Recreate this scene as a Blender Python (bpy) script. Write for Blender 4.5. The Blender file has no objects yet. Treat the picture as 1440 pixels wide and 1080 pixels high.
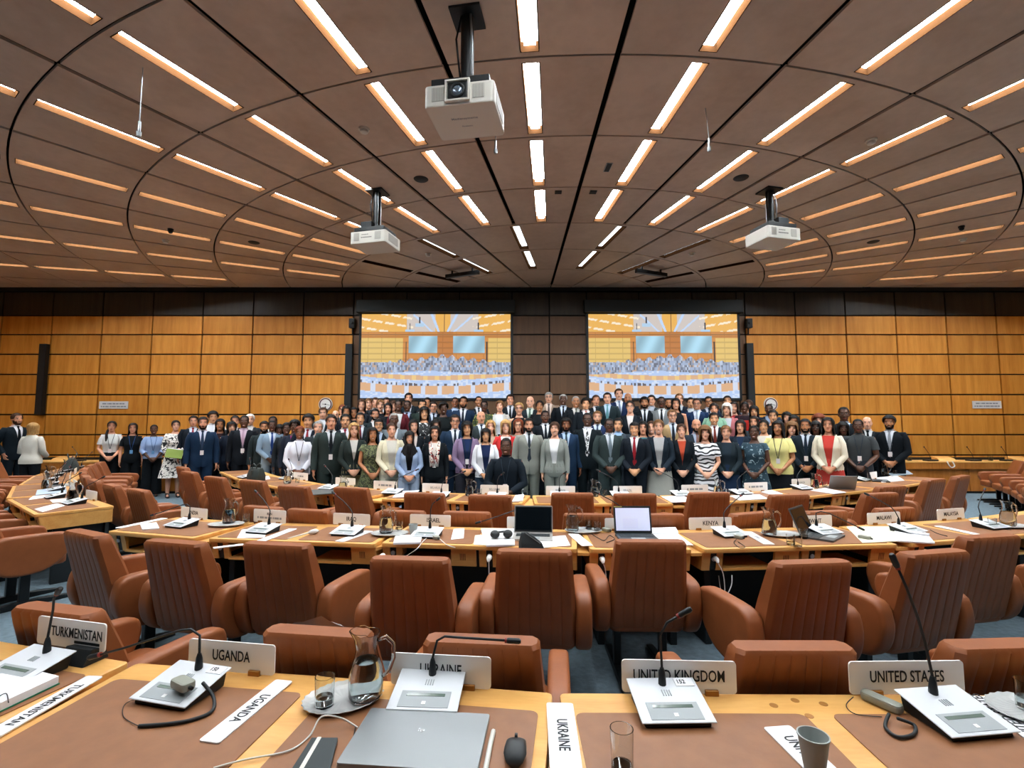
import bpy, bmesh, math, random
from math import sin, cos, pi, radians, atan2, hypot, sqrt
from mathutils import Vector, Matrix

random.seed(7)
SC = bpy.context.scene
COL = SC.collection

# ------------------------------------------------------------------ camera, world, exposure
CAM_H, PITCH, FPX = 1.64, radians(4.4), 690.9
cam_d = bpy.data.cameras.new('camera')
cam_d.sensor_fit = 'HORIZONTAL'; cam_d.sensor_width = 36.0
cam_d.lens = FPX / 1440 * 36.0
cam_d.clip_start = 0.05; cam_d.clip_end = 200
cam = bpy.data.objects.new('camera', cam_d); COL.objects.link(cam)
cam.location = (0, 0, CAM_H); cam.rotation_euler = (pi / 2 + PITCH, 0, 0)
SC.camera = cam
W = bpy.data.worlds.new('world'); SC.world = W; W.use_nodes = True
W.node_tree.nodes['Background'].inputs[0].default_value = (0.5, 0.6, 0.7, 1)
W.node_tree.nodes['Background'].inputs[1].default_value = 0.0
vs = SC.view_settings
vs.view_transform = 'Standard'; vs.look = 'None'; vs.gamma = 1.0; vs.use_curve_mapping = False
vs.exposure = 0.56
cy = SC.cycles
cy.max_bounces = 7; cy.diffuse_bounces = 4; cy.glossy_bounces = 2; cy.transmission_bounces = 6
cy.caustics_reflective = False; cy.caustics_refractive = False
cy.adaptive_threshold = 0.02
TUBE_POWER = 45.0          # emission of the ceiling tubes
SCREEN_POWER = 0.7

# ------------------------------------------------------------------ measured geometry
FX, FY = 1.056, 14.65      # common centre of the ceiling rings and the desk rows
CEIL = 5.29
WALL_Y = 13.25

def un(px, py, z=None, Y=None):
    """point of the room that the photograph shows at a pixel, on a level z or at a depth Y"""
    x = (px - 720) / FPX; y = (540 - py) / FPX
    dz = y * cos(PITCH) + sin(PITCH); dy = cos(PITCH) - y * sin(PITCH)
    t = (z - CAM_H) / dz if Y is None else Y / dy
    return Vector((x * t, dy * t, CAM_H + dz * t))

def polar(a_deg, r, z=0.0):
    a = radians(a_deg)
    return Vector((FX + r * sin(a), FY - r * cos(a), z))

def ang_of(p):
    return math.degrees(atan2(p[0] - FX, FY - p[1]))

def rad_of(p):
    return hypot(p[0] - FX, p[1] - FY)

# ------------------------------------------------------------------ colour helpers
def lin(c):
    return c / 12.92 if c <= 0.04045 else ((c + 0.055) / 1.055) ** 2.4

def hx(s):
    s = s.lstrip('#')
    if len(s) == 3: s = ''.join(ch * 2 for ch in s)
    return tuple(lin(int(s[i:i + 2], 16) / 255) for i in (0, 2, 4)) + (1.0,)

# ------------------------------------------------------------------ materials
MATS = {}
def nodes_of(name):
    m = bpy.data.materials.new(name); m.use_nodes = True
    nt = m.node_tree
    return m, nt, nt.nodes['Principled BSDF']

def N(nt, kind, **kw):
    n = nt.nodes.new(kind)
    for k, v in kw.items():
        setattr(n, k, v)
    return n

def plain(name, col, rough=0.5, metal=0.0, noise=0.0, scale=40, bump=0.0, spec=0.5, coat=0.0, stretch=(1, 1, 1), objcol=False, trans=0.0, ior=1.45, alpha=1.0):
    if name in MATS: return MATS[name]
    m, nt, b = nodes_of(name)
    c = hx(col) if isinstance(col, str) else col
    b.inputs['Roughness'].default_value = rough
    b.inputs['Metallic'].default_value = metal
    b.inputs['Specular IOR Level'].default_value = spec
    b.inputs['IOR'].default_value = ior
    if coat: b.inputs['Coat Weight'].default_value = coat; b.inputs['Coat Roughness'].default_value = 0.15
    if trans: b.inputs['Transmission Weight'].default_value = trans
    src = None
    if objcol:
        oi = N(nt, 'ShaderNodeObjectInfo'); src = oi.outputs['Color']
    if noise or bump:
        tc = N(nt, 'ShaderNodeTexCoord'); mp = N(nt, 'ShaderNodeMapping')
        mp.inputs['Scale'].default_value = stretch
        nt.links.new(tc.outputs['Object'], mp.inputs[0])
        nz = N(nt, 'ShaderNodeTexNoise'); nz.inputs['Scale'].default_value = scale; nz.inputs['Detail'].default_value = 4
        nt.links.new(mp.outputs[0], nz.inputs['Vector'])
        if bump:
            bp = N(nt, 'ShaderNodeBump'); bp.inputs['Strength'].default_value = bump; bp.inputs['Distance'].default_value = 0.01
            nt.links.new(nz.outputs['Fac'], bp.inputs['Height']); nt.links.new(bp.outputs[0], b.inputs['Normal'])
        if noise:
            mr = N(nt, 'ShaderNodeMapRange'); mr.inputs[1].default_value = 0.3; mr.inputs[2].default_value = 0.7
            mr.inputs[3].default_value = 1 - noise; mr.inputs[4].default_value = 1 + noise
            nt.links.new(nz.outputs['Fac'], mr.inputs[0])
            mx = N(nt, 'ShaderNodeVectorMath', operation='SCALE')
            if src is not None: nt.links.new(src, mx.inputs[0])
            else: mx.inputs[0].default_value = c[:3]
            nt.links.new(mr.outputs[0], mx.inputs['Scale'])
            src = mx.outputs[0]
    if src is not None: nt.links.new(src, b.inputs['Base Color'])
    else: b.inputs['Base Color'].default_value = c
    MATS[name] = m
    return m

def wood(name, c1, c2, rough=0.4, scale=1.0, axis=(9, 9, 1.2), rand=0.12, spec=0.4):
    """veneer: grain stretched along one axis, each piece a slightly different tone"""
    if name in MATS: return MATS[name]
    m, nt, b = nodes_of(name)
    tc = N(nt, 'ShaderNodeTexCoord'); oi = N(nt, 'ShaderNodeObjectInfo')
    add = N(nt, 'ShaderNodeVectorMath', operation='ADD')
    sc_ = N(nt, 'ShaderNodeVectorMath', operation='SCALE'); sc_.inputs['Scale'].default_value = 37.0
    cx = N(nt, 'ShaderNodeCombineXYZ')
    for i in range(3): nt.links.new(oi.outputs['Random'], cx.inputs[i])
    nt.links.new(cx.outputs[0], sc_.inputs[0]); nt.links.new(sc_.outputs[0], add.inputs[0]); nt.links.new(tc.outputs['Object'], add.inputs[1])
    mp = N(nt, 'ShaderNodeMapping'); mp.inputs['Scale'].default_value = axis
    nt.links.new(add.outputs[0], mp.inputs[0])
    n1 = N(nt, 'ShaderNodeTexNoise'); n1.inputs['Scale'].default_value = scale; n1.inputs['Detail'].default_value = 3; n1.inputs['Distortion'].default_value = 0.6
    n2 = N(nt, 'ShaderNodeTexNoise'); n2.inputs['Scale'].default_value = scale * 9; n2.inputs['Detail'].default_value = 2
    nt.links.new(mp.outputs[0], n1.inputs['Vector']); nt.links.new(mp.outputs[0], n2.inputs['Vector'])
    ad = N(nt, 'ShaderNodeMath', operation='MULTIPLY_ADD'); ad.inputs[1].default_value = 0.35
    nt.links.new(n2.outputs['Fac'], ad.inputs[0]); nt.links.new(n1.outputs['Fac'], ad.inputs[2])
    cr = N(nt, 'ShaderNodeValToRGB'); cr.color_ramp.elements[0].position = 0.45; cr.color_ramp.elements[1].position = 0.85
    cr.color_ramp.elements[0].color = hx(c2); cr.color_ramp.elements[1].color = hx(c1)
    nt.links.new(ad.outputs[0], cr.inputs[0])
    mr = N(nt, 'ShaderNodeMapRange'); mr.inputs[3].default_value = 1 - rand; mr.inputs[4].default_value = 1 + rand
    nt.links.new(oi.outputs['Random'], mr.inputs[0])
    vm = N(nt, 'ShaderNodeVectorMath', operation='SCALE')
    nt.links.new(cr.outputs[0], vm.inputs[0]); nt.links.new(mr.outputs[0], vm.inputs['Scale'])
    nt.links.new(vm.outputs[0], b.inputs['Base Color'])
    b.inputs['Roughness'].default_value = rough; b.inputs['Specular IOR Level'].default_value = spec
    MATS[name] = m
    return m

def emit(name, col, power):
    if name in MATS: return MATS[name]
    m, nt, b = nodes_of(name)
    b.inputs['Base Color'].default_value = (0.8, 0.8, 0.8, 1)
    b.inputs['Emission Color'].default_value = hx(col) if isinstance(col, str) else col
    b.inputs['Emission Strength'].default_value = power
    MATS[name] = m
    return m

def printed(name, base, ink, scale, thresh=0.5, kind='noise', rough=0.8):
    """printed dress fabric: two colours split by a threshold"""
    m, nt, b = nodes_of(name)
    tc = N(nt, 'ShaderNodeTexCoord')
    if kind == 'noise':
        t = N(nt, 'ShaderNodeTexNoise'); t.inputs['Scale'].default_value = scale; t.inputs['Detail'].default_value = 1.5; t.inputs['Distortion'].default_value = 1.2; out = t.outputs['Fac']
    elif kind == 'curl':
        t = N(nt, 'ShaderNodeTexWave', wave_type='RINGS'); t.inputs['Scale'].default_value = scale; t.inputs['Distortion'].default_value = 9; t.inputs['Detail'].default_value = 1; out = t.outputs['Fac']
    else:
        t = N(nt, 'ShaderNodeTexVoronoi'); t.inputs['Scale'].default_value = scale; out = t.outputs['Distance']
    nt.links.new(tc.outputs['Object'], t.inputs['Vector'])
    cr = N(nt, 'ShaderNodeValToRGB'); cr.color_ramp.interpolation = 'LINEAR'
    e = cr.color_ramp.elements; e[0].position = thresh - 0.03; e[1].position = thresh + 0.03
    e[0].color = hx(ink); e[1].color = hx(base)
    nt.links.new(out, cr.inputs[0]); nt.links.new(cr.outputs[0], b.inputs['Base Color'])
    b.inputs['Roughness'].default_value = rough
    MATS[name] = m
    return m

WOOD_WALL = wood('wall_veneer', 'e09a40', 'c87e28', rough=0.5, axis=(7, 7, 0.5), rand=0.08)
WOOD_DARK = wood('dark_veneer', '3c352b', '2c2822', rough=0.5, axis=(7, 7, 0.5), rand=0.05)  # darker tone for the top row of back wall panels
WOOD_MID = wood('brown_veneer', '6c4c30', '5a3e26', rough=0.5, axis=(7, 7, 0.5), rand=0.08)
WOOD_CEIL = wood('ceiling_veneer', 'c9b5a4', 'b39e8c', rough=0.5, axis=(1.0, 1.0, 6), rand=0.06)
WOOD_SLOT = plain('slot_wood', '362213', 1.0, spec=0.0)
WOOD_DESK = wood('desk_wood', 'e0ac64', 'd0964e', rough=0.32, axis=(2.0, 10, 10), rand=0.05)
WOOD_BENCH = wood('bench_wood', 'c47d38', 'a8641f', rough=0.4, axis=(8, 8, 0.7), rand=0.06)
LEATHER = plain('chair_leather', '8c4f2a', 0.46, noise=0.10, scale=9, bump=0.12, spec=0.45)
PADLEATHER = plain('desk_leather', '8a5c3c', 0.42, noise=0.10, scale=14, bump=0.08, spec=0.45)
CARPET = plain('carpet', '64747d', 0.95, noise=0.16, scale=22, bump=0.5, spec=0.1)
BLACK = plain('black_paint', '0f1518', 0.45)
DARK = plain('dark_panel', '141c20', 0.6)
VOID = plain('void_black', '0a0e10', 0.9)
STEEL = plain('steel', 'aab0b2', 0.3, metal=0.9)
BRASS = plain('brass', '9a6a30', 0.4, metal=0.5)
WHITE = plain('white_plastic', 'e4e4e2', 0.4)
OFFWHITE = plain('offwhite_plastic', 'd6d3ca', 0.45)
SILVER = plain('silver_plastic', 'cfd2d6', 0.32)
GREYP = plain('grey_plastic', '9aa0a2', 0.4)
LCD = plain('lcd_glass', '4a5c50', 0.15)
INK = plain('ink', '15191c', 0.6)
INKFAINT = plain('ink_grey', '8f959b', 0.6)
PAPER = plain('paper', 'e9e9ec', 0.7, noise=0.03, scale=12)
CREAM = plain('cream_paper', 'e8e4c8', 0.7)
RUBBER = plain('rubber', '14191c', 0.55)
GLASS = plain('clear_glass', 'f4f8f8', 0.02, trans=1.0, ior=1.45)
WATER = plain('water', 'f0f6f8', 0.0, trans=1.0, ior=1.33)
PLASTICBAG = plain('bag_plastic', 'c8cdd0', 0.2, trans=0.6, ior=1.1)
DIMTUBE = emit('dim_tube', (0.9, 0.96, 1.0, 1), 2.5)
TUBE = emit('tube_light', (0.90, 0.96, 1.0, 1), TUBE_POWER)

# ------------------------------------------------------------------ mesh helpers
class MB:
    def __init__(self):
        self.v = []; self.f = []
    def add(self, vs_, fs_):
        o = len(self.v)
        self.v += [tuple(p) for p in vs_]
        self.f += [tuple(i + o for i in q) for q in fs_]
        return self
    def box(self, c, s, rot=None, taper=None):
        hx_, hy_, hz_ = s[0] / 2, s[1] / 2, s[2] / 2
        vs_ = []
        for z in (-1, 1):
            k = 1.0 if (taper is None or z < 0) else taper
            for x, y in ((-1, -1), (1, -1), (1, 1), (-1, 1)):
                p = Vector((x * hx_ * k, y * hy_ * k, z * hz_))
                if rot is not None: p = rot @ p
                vs_.append(p + Vector(c))
        return self.add(vs_, [(0, 3, 2, 1), (4, 5, 6, 7), (0, 1, 5, 4), (1, 2, 6, 5), (2, 3, 7, 6), (3, 0, 4, 7)])
    def prism(self, poly, z0, z1):
        n = len(poly)
        area = sum(poly[i][0] * poly[(i + 1) % n][1] - poly[(i + 1) % n][0] * poly[i][1] for i in range(n))
        if area < 0: poly = poly[::-1]
        vs_ = [(p[0], p[1], z0) for p in poly] + [(p[0], p[1], z1) for p in poly]
        fs_ = [tuple(range(n))[::-1], tuple(range(n, 2 * n))] + [(i, (i + 1) % n, (i + 1) % n + n, i + n) for i in range(n)]
        return self.add(vs_, fs_)
    def side_prism(self, poly, x0, x1):
        """polygon given in (y, z), extruded along x"""
        n = len(poly)
        area = sum(poly[i][0] * poly[(i + 1) % n][1] - poly[(i + 1) % n][0] * poly[i][1] for i in range(n))
        if area < 0: poly = poly[::-1]
        vs_ = [(x0, p[0], p[1]) for p in poly] + [(x1, p[0], p[1]) for p in poly]
        fs_ = [tuple(range(n))[::-1], tuple(range(n, 2 * n))] + [(i, (i + 1) % n, (i + 1) % n + n, i + n) for i in range(n)]
        return self.add(vs_, fs_)
    def loft(self, rings, cap0=True, cap1=True, closed=True):
        n = len(rings[0]); o = len(self.v); fs_ = []
        vs_ = [p for r in rings for p in r]
        for k in range(len(rings) - 1):
            for i in range(n if closed else n - 1):
                j = (i + 1) % n
                fs_.append((k * n + i, k * n + j, (k + 1) * n + j, (k + 1) * n + i))
        if cap0: fs_.append(tuple(range(n))[::-1])
        if cap1: fs_.append(tuple((len(rings) - 1) * n + i for i in range(n)))
        return self.add(vs_, fs_)
    def tube(self, pts, rad, n=10, cap=True, flat=1.0, up=None):
        pts = [Vector(p) for p in pts]
        if not isinstance(rad, (list, tuple)): rad = [rad] * len(pts)
        rings = []; prev = None
        for i, p in enumerate(pts):
            a = pts[max(0, i - 1)]; b = pts[min(len(pts) - 1, i + 1)]
            d = (b - a)
            d = d.normalized() if d.length > 1e-9 else Vector((0, 0, 1))
            if prev is None:
                u = Vector(up) if up is not None else (Vector((1, 0, 0)) if abs(d.x) < 0.9 else Vector((0, 1, 0)))
            else: u = prev
            u = (u - d * u.dot(d)).normalized(); w = d.cross(u); prev = u
            rings.append([p + (u * cos(2 * pi * k / n) + w * sin(2 * pi * k / n) * flat) * rad[i] for k in range(n)])
        return self.loft(rings, cap, cap)
    def lathe(self, prof, n=20, c=(0, 0, 0), cap0=False, cap1=False, sy=1.0):
        rings = [[(c[0] + r * cos(2 * pi * k / n), c[1] + r * sin(2 * pi * k / n) * sy, c[2] + z) for k in range(n)] for r, z in prof]
        return self.loft(rings, cap0, cap1)
    def ball(self, c, r, n=12, m=8):
        if not isinstance(r, (list, tuple)): r = (r, r, r)
        rings = []
        for k in range(m + 1):
            t = -pi / 2 + pi * k / m
            q = max(cos(t), 0.02)
            rings.append([(c[0] + r[0] * q * cos(2 * pi * i / n), c[1] + r[1] * q * sin(2 * pi * i / n), c[2] + r[2] * sin(t)) for i in range(n)])
        return self.loft(rings)
    def mesh(self, name, bevel=0.0, seg=2, smooth=False, limit=35):
        me = bpy.data.meshes.new(name)
        me.from_pydata(self.v, [], self.f)
        if bevel > 0:
            bm = bmesh.new(); bm.from_mesh(me)
            bmesh.ops.remove_doubles(bm, verts=bm.verts, dist=1e-6)
            lim = radians(limit)
            es = [e for e in bm.edges if len(e.link_faces) == 2 and e.calc_face_angle(0) > lim]
            bmesh.ops.bevel(bm, geom=es, offset=bevel, segments=seg, affect='EDGES', profile=0.6, clamp_overlap=True)
            bm.to_mesh(me); bm.free()
        if smooth:
            me.polygons.foreach_set('use_smooth', [True] * len(me.polygons))
            if smooth != 'all': me.set_sharp_from_angle(angle=radians(40))
        me.update()
        return me
    def build(self, name, mat, parent=None, bevel=0.0, seg=2, smooth=False):
        return ob(name, self.mesh(name, bevel, seg, smooth), mat, parent)

def ob(name, me, mat=None, parent=None, loc=None, rz=None, color=None, scale=None):
    """links one mesh object; the material sits on the object so copies can share mesh data"""
    o = bpy.data.objects.new(name, me); COL.objects.link(o)
    if mat is not None:
        if not me.materials: me.materials.append(mat)
        if o.material_slots[0].material is not mat:
            o.material_slots[0].link = 'OBJECT'; o.material_slots[0].material = mat
    if parent is not None: o.parent = parent
    if loc is not None: o.location = loc
    if rz is not None: o.rotation_euler = (0, 0, rz)
    if color is not None: o.color = hx(color) if isinstance(color, str) else color
    if scale is not None: o.scale = scale if isinstance(scale, (tuple, list)) else (scale,) * 3
    return o

def tag(o, label, cat, group=None, kind=None):
    if label: o['label'] = label
    if cat: o['category'] = cat
    if group: o['group'] = group
    if kind: o['kind'] = kind
    return o

def thing(name, label, cat, loc=(0, 0, 0), rz=0.0, group=None, scale=None):
    o = bpy.data.objects.new(name, None); COL.objects.link(o)
    o.empty_display_size = 0.1
    o.location = loc; o.rotation_euler = (0, 0, rz)
    if scale: o.scale = (scale,) * 3
    return tag(o, label, cat, group)

def struct(o):
    o['kind'] = 'structure'; return o

def copy_tree(o, parent=None):
    c = o.copy(); COL.objects.link(c)
    if parent is not None: c.parent = parent
    for ch in list(o.children): copy_tree(ch, c)
    return c

CACHE = {}
def cached(key, fn):
    if key not in CACHE: CACHE[key] = fn()
    return CACHE[key]

def text_mesh(s, size, sx=0.82, extrude=0.0004, spacing=1.0):
    """lettering as a mesh, centred, lying in the XY plane"""
    key = ('txt', s, size, sx)
    if key in CACHE: return CACHE[key]
    cu = bpy.data.curves.new('lettering', 'FONT'); cu.body = s; cu.size = size; cu.extrude = extrude
    cu.align_x = 'CENTER'; cu.align_y = 'CENTER'; cu.resolution_u = 3; cu.space_character = spacing; cu.offset = size * 0.012
    t = bpy.data.objects.new('lettering', cu); COL.objects.link(t)
    dg = bpy.context.evaluated_depsgraph_get(); dg.update()
    me = bpy.data.meshes.new_from_object(t.evaluated_get(dg))
    bpy.data.objects.remove(t); bpy.data.curves.remove(cu)
    for v in me.vertices: v.co.x *= sx
    CACHE[key] = me
    return me

def blur_mesh(w, h, seed=1):
    """a line of print too small to read: short dashes, centred, lying in the XY plane"""
    def mk():
        rnd = random.Random(seed); m = MB(); x = -w / 2
        while x < w / 2 - h:
            l = min(w / 2 - x, h * rnd.uniform(.5, 3.2)); m.box((x + l / 2, 0, 0), (l, h, .0006)); x += l + h * rnd.uniform(.25, .7)
        return m.mesh('lettering')
    return cached(('blur', round(w, 3), round(h, 4), seed), mk)

ORD = ['first', 'second', 'third', 'fourth', 'fifth', 'sixth', 'seventh', 'eighth', 'ninth', 'tenth', 'eleventh', 'twelfth', 'thirteenth', 'fourteenth', 'fifteenth', 'sixteenth', 'seventeenth', 'eighteenth', 'nineteenth', 'twentieth']

# ================================================================== the room
XL, XR, YB = -15.0, 17.1, -5.6
def slab(name, x0, x1, y0, y1, z0, z1, mat, parent=None, bevel=0):
    m = MB(); m.box(((x0 + x1) / 2, (y0 + y1) / 2, (z0 + z1) / 2), (x1 - x0, y1 - y0, z1 - z0))
    return m.build(name, mat, parent, bevel)

struct(slab('floor', XL, XR, YB, WALL_Y + 0.2, -0.1, 0.0, CARPET))
wall_back = struct(slab('wall_back', XL, XR, WALL_Y + 0.04, WALL_Y + 0.2, 0, CEIL + 0.6, VOID))
struct(slab('wall_left', XL - 0.2, XL, YB, WALL_Y + 0.2, 0, CEIL + 0.6, WOOD_WALL))
struct(slab('wall_right', XR, XR + 0.2, YB, WALL_Y + 0.2, 0, CEIL + 0.6, WOOD_WALL))
struct(slab('wall_rear', XL, XR, YB - 0.2, YB, 0, CEIL + 0.6, DARK))

# veneer panels of the back wall, one board each, with dark recessed joints
zs = [0.209, 0.752, 1.295, 1.834, 2.373, 2.92, 3.470, 4.010, 4.535, 5.20]
def mirror(x): return 2 * 1.02 - x
left_x = [-4.33 - 1.372 * i for i in range(0, 9)]
cols = sorted([x for x in left_x if x > XL] + [XL + 0.05])
cols = cols + [0.0, 1.02, 2.04]
cols += [mirror(x) for x in left_x if mirror(x) < XR] + [XR - 0.05]
cols = sorted(cols)
xs_low = []
for a, b in zip(cols, cols[1:]): xs_low.append((a, b))
def wall_panel(x0, x1, z0, z1, mat=None):
    g = 0.018
    w, h = x1 - x0 - 2 * g, z1 - z0 - 2 * g
    def mk():
        m = MB(); m.box((0, 0, 0), (w, 0.045, h)); return m.mesh('panel', 0.004, 1)
    me = cached(('wp', round(w, 3), round(h, 3)), mk)
    o = ob('panel', me, mat or WOOD_WALL, wall_back, loc=((x0 + x1) / 2, WALL_Y + 0.0225, (z0 + z1) / 2))
for z0, z1 in zip(zs, zs[1:]):
    for x0, x1 in xs_low:
        if x1 - x0 > 2:
            parts = [x0, x0 + 0.22, (x0 + x1) / 2 - 0.72, (x0 + x1) / 2 + 0.72, x1 - 0.0] if x0 < 0 else [x0, (x0 + x1) / 2 - 0.72, (x0 + x1) / 2 + 0.72, x1 - 0.22, x1]
        else: parts = [x0, x1]
        for a, b in zip(parts, parts[1:]): wall_panel(a, b, z0, z1, WOOD_DARK if z0 > 4.5 else WOOD_MID if a > -4.4 and b < 6.45 else None)
struct(slab('baseboard_back', XL, XR, WALL_Y - 0.01, WALL_Y + 0.04, 0, 0.19, BLACK))
struct(slab('trim_1', XL, XR, WALL_Y - 0.12, WALL_Y + 0.04, 5.20, CEIL + 0.02, BLACK))

# ------------------------------------------------------------------ ceiling: radial panels in rings about the podium
ceiling = struct(slab('ceiling', XL, XR, YB, WALL_Y + 0.2, CEIL + 0.30, CEIL + 0.42, VOID))
RINGS = [0.4, 1.75, 3.12, 4.49, 5.87, 7.25, 8.63, 10.02, 11.42, 12.81, 14.20, 15.59, 16.98, 18.37, 19.76]
SLOT = 0.098
lights_spec = []
def clip(poly, fn):
    out = []
    for i in range(len(poly)):
        p, q = poly[i], poly[(i + 1) % len(poly)]
        a, b = fn(p), fn(q)
        if a >= 0: out.append(p)
        if (a >= 0) != (b >= 0):
            t = a / (a - b); out.append((p[0] + (q[0] - p[0]) * t, p[1] + (q[1] - p[1]) * t))
    return out
BOUNDS = [lambda p: WALL_Y - 0.03 - p[1], lambda p: p[1] - YB - 0.02, lambda p: p[0] - XL - 0.02, lambda p: XR - 0.02 - p[0]]
def ceil_panel(mid, half, r0, r1, slot):
    g = 0.013
    def pt(r, a, off=0.0):
        p = polar(mid + a, r); return (p.x, p.y)
    ends = [pt(r, a) for r in (r0, r1) for a in (-half, half)]
    inside = all(all(f(p) > 0.05 for f in BOUNDS) for p in ends + [pt(r1, 0), pt(r0, 0)])
    if not inside:
        poly = [pt(r0 + g, -half + math.degrees(g / r0) + (2 * half - 2 * math.degrees(g / r0)) * k / 4) for k in range(5)]
        poly += [pt(r1 - g, half - math.degrees(g / r1) - (2 * half - 2 * math.degrees(g / r1)) * k / 4) for k in range(5)]
        for f in BOUNDS:
            poly = clip(poly, f)
            if len(poly) < 3: return False
        m = MB(); m.prism(poly, CEIL, CEIL + 0.03)
        o = m.build('panel', WOOD_CEIL, ceiling)
        return False
    key = ('cp', half, r0, slot)
    def mk():
        rr = [r0 + g, r0 + 0.07, r1 - 0.07, r1 - g]
        m = MB(); top = []
        def col_angles(r):
            h = radians(half) - 0.032 / r; s = SLOT / r
            return [-h, -h * 0.66, -h * 0.33, -s, s, h * 0.33, h * 0.66, h]
        vv = []; ff = []
        for r in rr:
            for a in col_angles(r): vv.append((r * sin(a), -r * cos(a)))
        nc = 8; n = len(vv)
        cells = [(i, j) for i in range(3) for j in range(7) if not (slot and i == 1 and j == 3)]
        edges = {}
        for i, j in cells:
            q = [i * nc + j, i * nc + j + 1, (i + 1) * nc + j + 1, (i + 1) * nc + j]
            ff.append(tuple(q)); ff.append(tuple(k + n for k in q[::-1]))
            for a, b in zip(q, q[1:] + q[:1]): edges[(a, b)] = 1
        for a, b in list(edges):
            if (b, a) not in edges: ff.append((b, a, a + n, b + n))
        m.add([(x, y, 0) for x, y in vv] + [(x, y, 0.03) for x, y in vv], ff)
        me = m.mesh('panel')
        bm = bmesh.new(); bm.from_mesh(me); bmesh.ops.recalc_face_normals(bm, faces=bm.faces); bm.to_mesh(me); bm.free()
        return me
    ob('panel', cached(key, mk), WOOD_CEIL, ceiling, loc=(FX, FY, CEIL), rz=radians(mid))
    return True
for k in range(len(RINGS) - 1):
    r0, r1 = RINGS[k], RINGS[k + 1]
    if r0 >= 5.8:
        for i in range(-9, 9):
            mid = i * 10 + 5
            if ceil_panel(mid, 5, r0, r1, True): lights_spec.append((mid, r0, r1, 1 if r0 < 14.5 else 0))
    else:
        for i in range(-4, 5):
            mid = i * 20 - 10 if i <= 0 else i * 20 - 10
            slot = r0 > 3.0
            if ceil_panel(mid, 10, r0, r1, slot) and slot: lights_spec.append((mid, r0, r1, 0))

# ------------------------------------------------------------------ recessed tube lights, one fixture per panel
def light_meshes(L):
    d = 0.105; w = SLOT - 0.012
    h = MB(); L -= 0.004
    t = 0.008
    h.box((-w - t / 2, 0, d / 2), (t, L, d)); h.box((w + t / 2, 0, d / 2), (t, L, d))
    h.box((0, -L / 2 + t / 2, d / 2), (2 * w, t, d)); h.box((0, L / 2 - t / 2, d / 2), (2 * w, t, d))
    r = MB(); r.box((0, 0, d + t / 2), (2 * w, L, t))
    tb = MB(); tb.box((0, 0, d - 0.028), (0.11, L - 0.03, 0.03))
    return h.mesh('housing'), r.mesh('reflector'), tb.mesh('tube')
OFFTUBE = plain('unlit_tube', 'c9ccc8', 0.4)
sectors = sorted(set(s[0] for s in lights_spec))
for mid, r0, r1, on in lights_spec:
    L = r1 - r0 - 0.14
    hm, rm, tm = cached(('lt', round(L, 2)), lambda: light_meshes(L))
    p = polar(mid, (r0 + r1) / 2)
    ring = RINGS.index(r0)
    side = 'left' if mid < 0 else 'right'
    sec = int((abs(mid) + 5) // 10)
    if r0 > 5.8:
        lab = f'recessed ceiling tube light, {ORD[ring - 4]} from the screens on the {ORD[sec - 1]} spoke {side} of centre'
    else:
        lab = f'ceiling tube light near the wall, {ORD[ring - 2]} ring on the {ORD[int(abs(mid) // 20)]} inner spoke {side} of centre'
    t = thing('ceiling_light', lab, 'ceiling light', (p.x, p.y, CEIL - 0.002), radians(mid), 'tube lights in the ceiling')
    ob('housing', hm, WOOD_SLOT, t); ob('reflector', rm, WHITE, t); ob('tube', tm, TUBE if on else DIMTUBE if r0 < 5.8 and abs(mid) < 35 else OFFTUBE, t)

# ================================================================== desks
DESK_Z = 0.73
DEPTH = 0.63
def round_rect(w, d, r, n=4, cx=0, cy=0):
    pts = []
    for qx, qy, a0 in ((1, 1, 0), (-1, 1, 90), (-1, -1, 180), (1, -1, 270)):
        for k in range(n + 1):
            a = radians(a0 + 90 * k / n)
            pts.append((cx + qx * (w / 2 - r) + r * cos(a), cy + qy * (d / 2 - r) + r * sin(a)))
    return pts

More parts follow.
